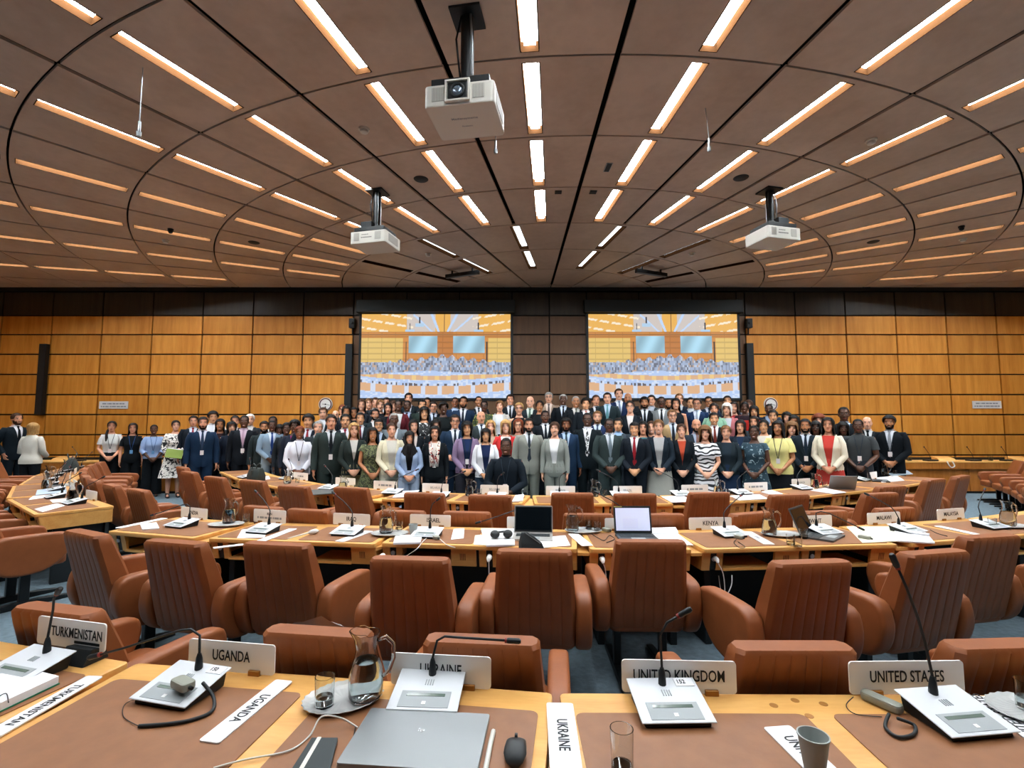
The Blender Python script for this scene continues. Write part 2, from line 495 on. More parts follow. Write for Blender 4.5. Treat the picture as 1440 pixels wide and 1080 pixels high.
def desk_section(a0, a1, r_far, seats, label, group, r_far1=None):
    """straight desk unit whose far edge runs from angle a0 to a1; local x along it, local +y towards the podium, origin on the floor under the near edge"""
    A = polar(a0, r_far); B = polar(a1, r_far1 or r_far)
    u = (B - A); Wd = u.length; u.normalize(); rz = atan2(u.y, u.x)
    nrm = Vector((-u.y, u.x, 0))
    mid = (A + B) / 2 - nrm * DEPTH
    t = thing('conference_desk', label, 'desk', (mid.x, mid.y, 0), rz, group)
    def top():
        m = MB(); m.prism(round_rect(Wd - 0.008, DEPTH, 0.02, 3, 0, DEPTH / 2), DESK_Z - 0.032, DESK_Z)
        return m.mesh('top', 0.008, 2, True)
    k = (round(Wd, 2), seats)
    ob('top', cached(('dt',) + k, top), WOOD_DESK, t)
    sw = Wd / seats
    def padm():
        m = MB(); m.prism(round_rect(sw - 0.085, 0.47, 0.025, 4), 0, 0.003); return m.mesh('pad')
    def wedge(m, x0, x1, zt, zb, y0=0.025, lean=0.03, d=0.02):
        """fascia board, leaning back towards its foot"""
        m.add([(x0, y0, zt), (x1, y0, zt), (x1, y0 + d, zt), (x0, y0 + d, zt), (x0, y0 + lean, zb), (x1, y0 + lean, zb), (x1, y0 + lean + d, zb), (x0, y0 + lean + d, zb)],
              [(0, 1, 2, 3), (7, 6, 5, 4), (4, 5, 1, 0), (5, 6, 2, 1), (6, 7, 3, 2), (7, 4, 0, 3)])
    ZT, ZB = DESK_Z - 0.033, DESK_Z - 0.165
    for s in range(seats):
        x0 = -Wd / 2 + s * sw
        ob('pad', cached(('dp',) + k, padm), PADLEATHER, t, loc=(x0 + sw / 2, 0.275, DESK_Z + 0.0002))
        def strips():
            m = MB(); wedge(m, 0.012, 0.065, ZT, ZB); return m.mesh('fascia_post')
        def sock():
            m = MB(); wedge(m, 0.066, 0.112, ZT - 0.004, ZB + 0.004, 0.03); return m.mesh('socket_strip')
        def post2():
            m = MB(); wedge(m, 0.113, 0.16, ZT, ZB); return m.mesh('fascia_post')
        def panel():
            m = MB(); wedge(m, sw - 0.2, sw - 0.012, ZT, ZB); return m.mesh('vent_panel')
        def slot(i):
            def f():
                m = MB(); c = sw - 0.115 + i * 0.012 - 0.018
                wedge(m, c, c + 0.005, ZT - 0.035, ZB + 0.035, 0.0305, 0.017, 0.004); return m.mesh('vent_slot')
            return f
        ob('fascia_post', cached(('fs',) + k, strips), WOOD_DESK, t, loc=(x0, 0, 0))
        so = ob('socket_strip', cached(('so',) + k, sock), BLACK, t, loc=(x0, 0, 0))
        def hole():
            m = MB(); m.tube([(0.089, 0.033, ZT - 0.045), (0.089, 0.027, ZT - 0.046)], 0.017, 12); return m.mesh('socket', smooth=False)
        ob('socket', cached(('sh',) + k, hole), GREYP, so)
        ob('fascia_post', cached(('fp',) + k, post2), WOOD_DESK, t, loc=(x0, 0, 0))
        vp = ob('vent_panel', cached(('vp',) + k, panel), WOOD_DESK, t, loc=(x0, 0, 0))
        for i in range(4): ob('vent_slot', cached(('vs', i) + k, slot(i)), plain('slot_brown', '6a3018', 0.7), vp)
        def shelf():
            m = MB(); m.box((0.16 + (sw - 0.36) / 2, 0.20, ZB + 0.008), (sw - 0.36, 0.33, 0.016)); return m.mesh('shelf')
        ob('shelf', cached(('sf',) + k, shelf), WOOD_DESK, t, loc=(x0, 0, 0))
        def cav():
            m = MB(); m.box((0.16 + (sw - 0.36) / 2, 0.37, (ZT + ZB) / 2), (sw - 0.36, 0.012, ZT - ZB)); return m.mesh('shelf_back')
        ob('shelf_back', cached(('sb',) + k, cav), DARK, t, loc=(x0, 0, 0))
    def side(sx):
        def f():
            m = MB()
            m.side_prism([(0.03, ZT), (DEPTH - 0.01, ZT), (DEPTH - 0.01, ZB), (0.06, ZB)], sx * (Wd / 2 - 0.012) - 0.007, sx * (Wd / 2 - 0.012) + 0.007); return m.mesh('end_panel')
        return f
    ob('end_panel', cached(('e0',) + k, side(-1)), WOOD_DESK, t); ob('end_panel', cached(('e1',) + k, side(1)), WOOD_DESK, t)
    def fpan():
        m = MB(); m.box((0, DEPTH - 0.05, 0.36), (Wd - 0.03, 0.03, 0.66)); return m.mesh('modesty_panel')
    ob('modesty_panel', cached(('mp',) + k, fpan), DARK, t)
    def legm():
        m = MB(); m.box((0, 0.36, 0.283), (0.05, 0.40, 0.566)); return m.mesh('leg', 0.004, 1)
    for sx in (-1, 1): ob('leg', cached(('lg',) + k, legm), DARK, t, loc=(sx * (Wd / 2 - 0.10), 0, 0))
    def rail():
        m = MB(); m.box((0, DEPTH - 0.072, 0.03), (Wd - 0.03, 0.012, 0.025)); return m.mesh('floor_rail')
    ob('floor_rail', cached(('fr',) + k, rail), STEEL, t)
    return t, A, B, nrm

def wedge_filler(prev, nxt):
    """triangular board closing the gap between two straight units"""
    A = prev[2]; n0 = prev[3]; n1 = nxt[3]
    p0 = A - n0 * (DEPTH - 0.03); p1 = nxt[1] - n1 * (DEPTH - 0.03)
    if (p1 - p0).length < 0.02: return
    q0 = A - n0 * 0.05; q1 = nxt[1] - n1 * 0.05
    m = MB(); m.prism([(p0.x, p0.y), (p1.x, p1.y), (q1.x, q1.y), (q0.x, q0.y)], DESK_Z - 0.055, DESK_Z - 0.034)
    c = prev[0]
    o = m.build('joint_board', WOOD_DESK, c)
    o.matrix_parent_inverse = Matrix.Translation(c.location) @ Matrix.Rotation(c.rotation_euler.z, 4, 'Z')
    o.matrix_parent_inverse.invert()

def desk_row(secs, labelf, group):
    out = []
    for i, s in enumerate(secs):
        d = desk_section(s[0], s[1], s[2], s[3], labelf(i), group, s[4] if len(s) > 4 else None)
        if out and abs(out[-1][4] - s[0]) < 0.6: wedge_filler(out[-1], d)
        out.append(d + (s[1],))
    return out
row1_names = ['the TURKMENISTAN nameplate', 'the UGANDA and UKRAINE nameplates', 'the UNITED KINGDOM and UNITED STATES nameplates', 'nothing but its own edge']
desk_row([(-18.2, -11.15, 12.95, 2), (-11.05, -4.05, 12.95, 2), (-3.98, 3.05, 12.95, 2), (3.15, 10.2, 12.95, 2)],
         lambda i: f'nearest wooden desk with leather pads, carrying {row1_names[i]}', 'foreground desk row')
row3_names = ['INDIA', 'IRAN and IRAQ', 'ISRAEL and the silver laptop', 'the blue-screen laptop', 'KENYA and KUWAIT', 'MALAWI and MALAYSIA', 'nothing']
ROW3 = [(-23.4, -18.5, 10.74, 1, 10.66), (-18.4, -11.0, 10.64, 2, 10.47), (-10.9, -2.8, 10.43, 2), (-2.7, 1.33, 10.43, 1), (1.4, 9.75, 10.43, 2), (9.85, 18.1, 10.43, 2), (18.2, 26.4, 10.43, 2)]
desk_row(ROW3, lambda i: f'middle row wooden desk with open shelf, carrying {row3_names[i]}', 'middle desk row')
row2_names = [f'{ORD[i]} section from the left' for i in range(9)]
ROW2 = [(-49, -38.6, 7.86, 2, 8.02), (-38.5, -28.0, 8.02, 2, 8.25), (-27.9, -17.2, 8.26, 2, 8.48), (-17.0, -5.55, 8.50, 2), (-5.45, 5.05, 8.50, 2), (5.15, 15.6, 8.50, 2, 8.38), (15.7, 26.2, 8.34, 2, 8.2), (26.3, 36.6, 8.22, 2), (36.7, 41.6, 8.22, 1)]
desk_row(ROW2, lambda i: f'far row wooden desk before the standing group, {row2_names[i]}', 'far desk row')
desk_row([(-38.7, -30.2, 10.6, 2, 10.68), (-47.3, -38.8, 10.5, 2, 10.6), (-55.9, -47.4, 10.45, 2), (-64.5, -56.0, 10.45, 2)],
         lambda i: f'side block wooden desk at left edge beside the aisle, {ORD[i]} section going back', 'left side desk block')
desk_row([(47.5, 56.0, 10.45, 2), (56.1, 64.6, 10.45, 2)],
         lambda i: f'side block wooden desk at right edge of the room, {ORD[1 - i]} section from wall', 'right side desk block')

def far_edge(a, row):
    """radius of the far desk edge at an angle"""
    for s in row:
        if s[0] - .3 <= a <= s[1] + .3:
            A = polar(s[0], s[2]); B = polar(s[1], s[4] if len(s) > 4 else s[2]); t = (a - s[0]) / (s[1] - s[0])
            return rad_of(A + (B - A) * t)
    return row[0][2] if a < row[0][0] else row[-1][2]

# ================================================================== armchairs
def chair_meshes():
    def back():
        m = MB(); rings = []
        for z, hw, yr, th in ((0.315, 0.19, -0.12, 0.10), (0.335, 0.215, -0.185, 0.15), (0.38, 0.232, -0.222, 0.16), (0.50, 0.235, -0.252, 0.155), (0.70, 0.225, -0.304, 0.135), (0.86, 0.213, -0.348, 0.115), (0.905, 0.211, -0.358, 0.105), (0.92, 0.203, -0.349, 0.085)):
            r = []; nl = 7; per = 5
            ch = 0.02
            for i in range(nl * per + 1):
                k_, q_ = divmod(i, per); t = (k_ + (0, .1, .35, .65, .9)[q_]) / nl; x = -hw + ch + (2 * hw - 2 * ch) * t
                d = 0.0015 if i % per == 0 else 0.005
                if z > .9: d *= .4
                r.append((x, yr + 0.005 - d, z))
            r.append((hw, yr + 0.025, z)); r.append((hw, yr + th - 0.02, z)); r.append((hw - 0.02, yr + th, z))
            for i in range(1, 14): r.append((hw - 0.02 - (2 * hw - 0.04) * i / 14, yr + th, z))
            r.append((-hw + 0.02, yr + th, z)); r.append((-hw, yr + th - 0.02, z)); r.append((-hw, yr + 0.025, z))
            rings.append(r)
        m.loft(rings); return m.mesh('backrest', smooth=True)
    def seat():
        m = MB(); m.prism(round_rect(0.47, 0.50, 0.06, 4, 0, 0.04), 0.335, 0.455); return m.mesh('seat', 0.03, 3, True)
    def arm(sx):
        m = MB()
        prof = [(-0.215, 0.645), (-0.265, 0.56), (-0.262, 0.46), (-0.215, 0.365), (-0.12, 0.315), (0.08, 0.32), (0.22, 0.40), (0.285, 0.52), (0.275, 0.60), (0.22, 0.635), (0.0, 0.65)]
        fine = []
        for i in range(len(prof)):
            p0, p1, p2, p3 = (Vector(prof[(i + k) % len(prof)]) for k in (-1, 0, 1, 2))
            for t in (0, 1 / 3, 2 / 3): fine.append(tuple(.5 * (2 * p1 + (p2 - p0) * t + (2 * p0 - 5 * p1 + 4 * p2 - p3) * t * t + (3 * p1 - p0 - 3 * p2 + p3) * t ** 3)))
        prof = fine
        x0, x1 = sx * 0.232, sx * 0.325
        m.side_prism(prof, min(x0, x1), max(x0, x1)); return m.mesh('armrest', 0.026, 3, True)
    def post():
        m = MB(); m.box((0, 0, 0.18), (0.045, 0.07, 0.29)); return m.mesh('post', 0.005, 1)
    def runner():
        m = MB(); m.side_prism([(-0.34, 0.0), (0.34, 0.0), (0.33, 0.03), (0.1, 0.055), (-0.1, 0.055), (-0.33, 0.03)], -0.026, 0.026); return m.mesh('runner', 0.004, 1)
    return back(), seat(), arm(-1), arm(1), post(), runner()
CM = chair_meshes()
def armchair(a, r, label, group, zs_=1.0, yaw=0.0, pos=None):
    p = pos or polar(a, r)
    t = thing('armchair', label, 'armchair', (p[0], p[1], 0), radians(a + yaw), group)
    t.scale = (1, 1, zs_)
    ob('backrest', CM[0], LEATHER, t); ob('seat', CM[1], LEATHER, t)
    ob('armrest', CM[2], LEATHER, t); ob('armrest', CM[3], LEATHER, t)
    for sx in (-1, 1):
        ob('post', CM[4], BLACK, t, loc=(sx * 0.15, 0.02, 0)); ob('runner', CM[5], BLACK, t, loc=(sx * 0.15, 0.02, 0))
    return t
# chairs of the middle row, backs to the camera
mid_px = [(113, 750, 0), (240, 763, 0), (383, 766, 2), (571, 787, 2), (751, 776, 0), (916, 762, 0), (1140, 792, 4), (1314, 778, 6), (1397, 755, 2)]
for i, (x, y, yw) in enumerate(mid_px):
    p = un(x, y, 0.92); a = ang_of(p) - (8 if i == 0 else 0)
    aa = radians(a); c = (p.x + 0.34 * -sin(aa), p.y + 0.34 * cos(aa))
    armchair(a, 0, f'brown leather armchair drawn up to the middle desk row, {ORD[i]} from the left', 'armchairs of the middle row', 1.0, yw, c)
armchair(14.6, 11.6, 'brown leather armchair at right picture edge below the MALAYSIA nameplate', 'armchairs of the middle row')
# chairs of the far row
far_px = [(299, 671), (352, 676), (410, 684), (492, 686), (595, 694), (688, 697), (805, 694), (894, 695), (995, 692), (1113, 696), (1256, 684), (1277, 699), (1316, 674), (1336, 668)]
far_pos = []
for i, (x, y) in enumerate(far_px):
    p = un(x, y, 0.92); a = ang_of(p)
    r = min(max(rad_of(p), 9.64 if abs(a) < 20 else 9.44), 10.0)
    armchair(a, r - 0.34, f'brown leather armchair at the far desk row, {ORD[i]} from the left', 'armchairs of the far row')
for i, (a, r) in enumerate(((-37.5, 9.1), (-43.2, 8.92))):
    armchair(a, r, f'brown armchair half hidden at the left end of the far desk row, {ORD[i]} going back', 'armchairs of the far row')
# adviser chairs standing with their backs against the desks
for i, x in enumerate((282, 380, 537, 643, 832, 940, 1072, 1213, 1352)):
    p = un(x, 735, 0.82); a = ang_of(p)
    armchair(a, (10.43 if a > -11 else (10.47 if a > -15 else 10.62)) - 0.40, f'low brown armchair against the far side of the middle desks, {ORD[i]} from left', 'adviser armchairs between the rows', 0.92, 14 if x == 1072 else 0)
for i, (x, y) in enumerate(((5, 880), (423, 907), (672, 915), (1134, 925), (1447, 920))):
    p = un(x, y, 0.85); a = ang_of(p)
    armchair(a, 12.54, f'brown armchair whose top shows over the nearest desk, {ORD[i]} from left', 'adviser armchairs behind the nearest desk', 0.925)
# side blocks
for i, a in enumerate((-30.2, -34.6, -39.0, -43.2, -47.6, -51.8, -56.0, -60.2)):
    armchair(a if i else -28.7, 11.5 if i else 11.52, f'brown leather armchair along the left edge side desks, {ORD[i]} going back', 'outer armchairs of the left block')
    armchair(a - 1.2, 10.07, f'low brown armchair on the aisle side of the left desks, {ORD[i]} going back', 'inner armchairs of the left block', 0.93)
for i, a in enumerate((49.0, 52.6, 56.2, 59.8, 63.4)):
    armchair(a, 10.02, f'brown leather armchair of the right side block, {ORD[i]} going back', 'inner armchairs of the right block', 0.93)

# ================================================================== things on the desks
TOPZ = DESK_Z + 0.0035
def console_meshes():
    b = MB()
    b.side_prism([(-.085, .0), (.072, .0), (.084, .050), (-.08, .016)], -.10, .10)
    p = MB()
    p.side_prism([(-.093, .015), (.089, .052), (.090, .0565), (-.094, .0195)], -.112, .112)
    ang = atan2(.037, .182)
    R = Matrix.Rotation(ang, 3, 'X')
    def face(cx, cy, w, h, t=.0012):
        m = MB(); m.box((0, 0, 0), (w, h, t), None)
        c = Vector((cx, cy, .0192 + (cy + .093) * .2033 + .0012))
        m.v = [tuple(R @ Vector(v) + c) for v in m.v]; return m
    ctl = face(.0, -.05, .16, .068)
    lcd = face(.0, -.033, .125, .012, .003)
    grl = [face(-.012 + i * .008, .022, .003, .024, .0025) for i in range(4)]
    btn = face(0, -.066, .013, .013, .003)
    st = face(.072, .066, .06, .034, .002)
    return b.mesh('body', .003, 1), p.mesh('top_plate', .0015, 1), ctl.mesh('control_panel'), lcd.mesh('display'), [g.mesh('grille_slot') for g in grl], btn.mesh('button'), st.mesh('sticker')
CO = console_meshes()
def neck_pts(kind):
    b = [(0, .062, .045), (0, .062, .105)]
    if kind == 'up': return b + [(.0, .073, .20), (.02, .06, .245), (.06, .045, .275)]
    if kind == 'left': return b + [(-.015, .075, .155), (-.05, .07, .175), (-.09, .06, .17), (-.3, .03, .10), (-.40, .02, .07)]
    if kind == 'right': return b + [(.012, .075, .155), (.04, .07, .172), (.08, .06, .174), (.26, .05, .172)]
    if kind == 'tall': return b + [(-.005, .075, .2), (-.03, .07, .28), (-.075, .06, .38), (-.11, .055, .45)]
    if kind == 'rback': return b + [(.01, .08, .16), (.04, .09, .19), (.12, .12, .23), (.24, .16, .285)]
    if kind == 'lback': return b + [(-.01, .08, .155), (-.04, .09, .19), (-.12, .12, .24), (-.22, .15, .29)]
    if kind == 'rdown': return b + [(.01, .07, .15), (.04, .05, .165), (.1, 0.02, .15), (.26, -.10, .05)]
    return b + [(0, .07, .17), (.01, .06, .20)]
def console(x, y, label, rz=None, neck='up', sticker=None, z=TOPZ, name='delegate_console'):
    p = un(x, y, z) if y is not None else x
    a = radians(ang_of(p)) if rz is None else rz
    t = thing(name, label, 'conference console', (p.x, p.y, z), a, 'delegate consoles with gooseneck microphones')
    ob('body', CO[0], BLACK, t); pl = ob('top_plate', CO[1], SILVER, t)
    cp = ob('control_panel', CO[2], GREYP, pl); ob('display', CO[3], LCD, pl); ob('button', CO[5], WHITE, pl)
    for g in CO[4]: ob('grille_slot', g, GREYP, pl)
    pts = neck_pts(neck)
    def ck():
        m = MB(); m.tube([(0, .062, .042), (0, .062, .06), (0, .062, .088), (0, .062, .102)], [.013, .013, .010, .006], 10); return m.mesh('microphone_socket', smooth=True)
    mic = ob('microphone_socket', cached('mics', ck), BLACK, t)
    def nk():
        m = MB(); m.tube(pts, .0042, 8); return m.mesh('gooseneck', smooth='all')
    g = ob('gooseneck', cached(('gn', neck), nk), BLACK, t)
    e, e2 = Vector(pts[-1]), Vector(pts[-2]); d = (e - e2).normalized()
    def hd():
        m = MB(); m.tube([e - d * .01, e, e + d * .035, e + d * .042], [.006, .0095, .0095, .006], 10); return m.mesh('microphone_head', smooth=True)
    def rg():
        m = MB(); m.tube([e - d * .012, e - d * .005], .0085, 10); return m.mesh('light_ring')
    ob('microphone_head', cached(('mh', neck), hd), BLACK, g); ob('light_ring', cached(('mr', neck), rg), plain('red_ring', '8c2c24', .4), g)
    if sticker:
        s = ob('sticker', CO[6], PAPER, t)
        R = Matrix.Rotation(atan2(.037, .182), 4, 'X')
        for txt, sz, ox, oy in ((sticker, .024, -.01, 0.0),):
            l = ob('lettering', text_mesh(txt, sz), INK, s); l.matrix_local = Matrix.Translation((.072 + ox, .066 + oy, .0192 + .159 * .2033 + .003)) @ R
    return t

def plate_mesh(w, h):
    m = MB(); pts = round_rect(w, h, .012, 4, 0, h / 2)
    n = len(pts)
    m.add([(x, -.0025, z) for x, z in pts] + [(x, .0025, z) for x, z in pts], [tuple(range(n)), tuple(range(n, 2 * n))[::-1]] + [((i + 1) % n, i, i + n, (i + 1) % n + n) for i in range(n)])
    return m.mesh('plate')
def nameplate(x0, x1, y, words, rz=None, h=.105, ts=.048, clip_=True, z=DESK_Z, lines=None, w=None, faint=False, dx=0.0, label=None, row=None):
    """upright country nameplate at the far desk edge; x0..x1 its ends in the photograph"""
    p = un((x0 + x1) / 2, y, z); q0 = un(x0, y, z); q1 = un(x1, y, z)
    a = radians(ang_of(p)) if rz is None else rz
    if row is not None: p = polar(ang_of(p), far_edge(ang_of(p), row) + .03, z)
    w = w or (q1 - q0).length / max(.75, cos(a * .9))
    t = thing('nameplate', label or f'white desk nameplate lettered {words}', 'nameplate', (p.x, p.y, z), a, 'upright country nameplates')
    pl = ob('plate', cached(('pl', round(w, 2), h), lambda: plate_mesh(w, h)), plain('plate_white', 'eceae6', .45), t, loc=(0, 0, .004))
    ls = lines or [words]
    for i, s in enumerate(ls):
        if not s: continue
        if s.startswith('~'):                            # print too small to read in the photograph
            l = ob('lettering', blur_mesh(float(s[1:]), ts * .6), INKFAINT, pl)
        else: l = ob('lettering', text_mesh(s, ts, .68 if len(s) > 9 else .84 if row is not None else .68), INKFAINT if faint else INK, pl)
        l.matrix_local = Matrix.Translation((dx, -.0032, h * .52 - (i - (len(ls) - 1) / 2) * ts * 1.15)) @ Matrix.Rotation(pi / 2, 4, 'X')
    if clip_:
        def cl():
            m = MB(); m.box((0, 0, .007), (.045, .022, .022)); return m.mesh('clip', .002, 1)
        for sx in (-1, 1): ob('clip', cached('clip', cl), BRASS, t, loc=(sx * w * .28, 0, 0))
    return t
def lying_plate(xa, ya, xb, yb, words, label, w=.075, rev=False, z=TOPZ, ts=.045, thick=.004):
    """nameplate lying flat; a and b are the middles of its two short ends"""
    A, B = un(xa, ya, z), un(xb, yb, z); L = (B - A).length
    c = (A + B) / 2; rz = atan2(B.y - A.y, B.x - A.x)
    t = thing('flat_nameplate', label, 'nameplate', (c.x, c.y, z), rz, 'nameplates lying flat on the desks')
    m = MB(); m.prism(round_rect(L, w, .008, 3), 0, thick); m.build('plate', plain('plate_card', 'e6e6e8', .5), t)
    if words:
        l = ob('lettering', text_mesh(words, ts, .78), INKFAINT if ts < .04 else INK, t, loc=(0, 0, thick + .0006))
        if rev: l.rotation_euler = (0, 0, pi)
    return t

# ---- glassware
def glass_mesh(r, h, th=.0025):
    m = MB(); m.lathe([(.0006, 0), (r * .93, 0), (r, h), (r - th, h), (r * .93 - th, .006), (.0006, .006)], 24); return m.mesh('glass', smooth=True)
def tumbler(x, y, label, z=TOPZ, r=.033, h=.085, water=0.0, loc=None):
    p = loc or un(x, y, z)
    t = thing('drinking_glass', label, 'glass', (p[0], p[1], z), 0, 'drinking glasses')
    ob('glass', cached(('tg', r, h), lambda: glass_mesh(r, h)), GLASS, t)
    if water > 0:
        def wm():
            m = MB(); m.lathe([(.0006, .0065), (r * .93 - .0032, .0065), (r * .95 - .003, water * h)], 24, cap1=True); return m.mesh('water', smooth=True)
        ob('water', cached(('tw', r, h, water), wm), WATER, t)
    return t
def jug(x, y, label, z=TOPZ, s=1.0, turn=0.0, loc=None, fill=.12):
    p = loc or un(x, y, z)
    t = thing('water_jug', label, 'jug', (p[0], p[1], z), turn, 'glass water jugs', s)
    def gm():
        m = MB(); o = [(.0006, 0), (.046, 0), (.054, .012), (.056, .05), (.052, .095), (.038, .135), (.034, .155), (.036, .185), (.043, .205)]
        i = [(r - .0028, zz) for r, zz in o[::-1][:-3]] + [(.051, .014), (.044, .006), (.0006, .005)]
        m.lathe(o + i, 28)
        out = []
        for v in m.v:
            if v[2] > .17 and v[0] < 0: v = (v[0] * (1 + (v[2] - .17) * 9), v[1], v[2] + (v[2] - .17) * .25)
            out.append(v)
        m.v = out; return m.mesh('glass', smooth=True)
    def hm():
        m = MB(); m.tube([(.036, 0, .178), (.062, 0, .188), (.085, 0, .165), (.088, 0, .12), (.074, 0, .08), (.053, 0, .062)], [.006, .007, .007, .007, .0065, .006], 10); return m.mesh('handle', smooth='all')
    ob('glass', cached('jugg', gm), GLASS, t); ob('handle', cached('jugh', hm), GLASS, t)
    def wm():
        m = MB(); m.lathe([(.0006, .0055), (.0435, .0065), (.0505, .0145), (.0528, .05), (.0488, .094), (.041, .12)], 28, cap1=True); return m.mesh('water', smooth=True)
    ob('water', cached('jugw', wm), WATER, t)
    return t
TRAYGLASS = plain('tray_glass', 'dcdedc', .18, trans=.35, ior=1.3)
def tray(x, y, label, z=TOPZ, r=.14, sy=.72, rz=0.0):
    p = un(x, y, z)
    def tm():
        m = MB(); n = 48; rings = []
        for rr, zz in ((.002, .003), (.09, .003), (.12, .006), (.14, .014), (.142, .016), (.139, .018), (.118, .010), (.09, .0065), (.002, .0065)):
            rings.append([(rr * (1 + (.02 * (1 if k % 2 else -1) if rr > .1 else 0)) * cos(2 * pi * k / n), rr * (1 + (.02 * (1 if k % 2 else -1) if rr > .1 else 0)) * sin(2 * pi * k / n) * sy, zz + (.0012 if k % 2 and rr > .05 else 0)) for k in range(n)])
        m.loft(rings, True, True); return m.mesh('glass_tray')
    o = ob('glass_tray', cached(('tray', sy), tm), TRAYGLASS, None, loc=(p.x, p.y, z), rz=rz, scale=r / .14)
    tag(o, label, 'tray', 'cut glass trays'); return o
def sheet(pxs, label, mat=PAPER, th=.0015, z=TOPZ, name='paper_sheet', cat='paper'):
    P = [un(x, y, z) for x, y in pxs]
    c = sum(P, Vector()) / len(P)
    m = MB(); m.prism([(p.x - c.x, p.y - c.y) for p in P], 0, th)
    o = m.build(name, mat); o.location = (c.x, c.y, z)
    return tag(o, label, cat, 'loose papers on the desks')
def cable(pts, label, r=.0035, mat=WHITE, name='cable'):
    """pts are pixel/level triples or room points"""
    P = [Vector(p) if isinstance(p, Vector) else un(p[0], p[1], p[2]) for p in pts]
    Q = []
    for i in range(len(P) - 1):                         # smooth through the points
        p0 = P[max(0, i - 1)]; p1 = P[i]; p2 = P[i + 1]; p3 = P[min(len(P) - 1, i + 2)]
        for k in range(6):
            t = k / 6
            Q.append(.5 * ((2 * p1) + (p2 - p0) * t + (2 * p0 - 5 * p1 + 4 * p2 - p3) * t * t + (3 * p1 - p0 - 3 * p2 + p3) * t ** 3))
    Q.append(P[-1]); c = Q[0]
    m = MB(); m.tube([q - c for q in Q], r, 7); o = m.build(name, mat, smooth='all'); o.location = c
    return tag(o, label, 'cable')

# ---- nearest row -------------------------------------------------------------------------------
Z = TOPZ
nameplate(47, 151, 912, 'TURKMENISTAN', rz=radians(-14), h=.105, ts=.052, clip_=False, z=DESK_Z + .03, w=.35, dx=.03)
p = un(118, 927, Z)
t = thing('plate_stand', 'black plastic stand holding the TURKMENISTAN nameplate', 'stand', (p.x, p.y, DESK_Z), radians(-14))
m = MB(); m.side_prism([(-.05, 0), (.045, 0), (.03, .045), (-.02, .055)], -.065, .065); m.build('base', RUBBER, t, .004)
m = MB(); m.box((0, .012, .058), (.13, .012, .012)); m.build('lip', BLACK, t, .002)
nameplate(258, 391, 946, 'UGANDA', rz=radians(-9.3), ts=.052, w=.35)
nameplate(547, 692, 967, 'UKRAINE', rz=radians(-5.8), ts=.052, w=.35)
nameplate(877, 1033, 976, 'UNITED KINGDOM', rz=radians(-2.3), ts=.052, w=.38)
nameplate(1194, 1358, 977, 'UNITED STATES', rz=radians(1.1), ts=.052, w=.39)
console(36, 948, 'silver console with short microphone before the TURKMENISTAN plate', radians(-15), 'up')
console(256, 975, 'silver console before the UGANDA plate with microphone bent sideways', radians(-14), 'left', '150')
console(602, 984, 'silver console before the UKRAINE plate with microphone bent flat', radians(-3.5), 'right')
console(941, 1000, 'silver console before the UNITED KINGDOM plate with small sticker', radians(1.5), 'up', '152')
console(1342, 1015, 'silver console before the UNITED STATES plate with tall microphone', radians(7), 'tall')
lying_plate(400, 958, 293, 1045, 'UGANDA', 'white nameplate lettered UGANDA lying flat on the leather pad', .066)
lying_plate(134, 952, -20, 1040, 'TURKMENISTAN', 'white nameplate lettered TURKMENISTAN lying flat beside the binder', .062, ts=.04)
lying_plate(787, 990, 797, 1090, 'UKRAINE', 'white nameplate lettered UKRAINE lying lengthwise across the desk joint', .085)
lying_plate(1092, 1023, 1170, 1098, 'UNITED', 'white nameplate partly under the paper cup, letters UN showing', .085)
lying_plate(1372, 980, 1462, 1042, 'UNITED STATES', 'white nameplate lettered STATES beside the tall microphone console', .07, True)
tray(483, 985, 'oval cut glass tray under the jug and tumbler beside UKRAINE plate', Z, .125, .78, radians(20))
jug(514, 981, 'large glass water jug standing on the cut glass tray by UKRAINE', Z + .0075, 1.0, radians(10))
tumbler(456, 991, 'empty tumbler beside the large jug on the cut glass tray', Z + .0075, .031, .088, .3)
tumbler(875, 1080, 'tall empty drinking glass on the UNITED KINGDOM leather pad', Z, .031, .10, .12)
p = un(1146, 1088, Z); t = thing('paper_cup', 'grey paper cup on the flat nameplate in front', 'cup', (p.x, p.y, Z + .005))
m = MB(); m.lathe([(.001, 0), (.024, 0), (.037, .088), (.0385, .088), (.0385, .0915), (.035, .0915), (.034, .086), (.0215, .004), (.001, .004)], 28); m.build('cup', plain('cup_grey', '9aa09c', .6), t, smooth=True)
# closed grey laptop
A, B, C_ = un(522, 1003, Z), un(689, 1012, Z), un(470, 1092, Z)
ux = (B - A); Wl = ux.length; rz = atan2(ux.y, ux.x); Dl = .25
c = A + ux / 2 - Vector((-ux.y, ux.x, 0)).normalized() * Dl / 2
t = thing('closed_laptop', 'closed grey laptop on the UKRAINE leather pad', 'laptop', (c.x, c.y, Z), rz)
LAPG = plain('laptop_grey', '8c9092', .35, metal=.4)
m = MB(); m.prism(round_rect(Wl, Dl, .008, 3), .001, .010); m.build('base', LAPG, t)
m = MB(); m.prism(round_rect(Wl, Dl, .008, 3), .0105, .017); m.build('lid', LAPG, t, .0015)
ob('lettering', text_mesh('hp', .022, .9), plain('logo_silver', 'b8bcbe', .2, metal=.8), t, loc=(0, .03, .0172))
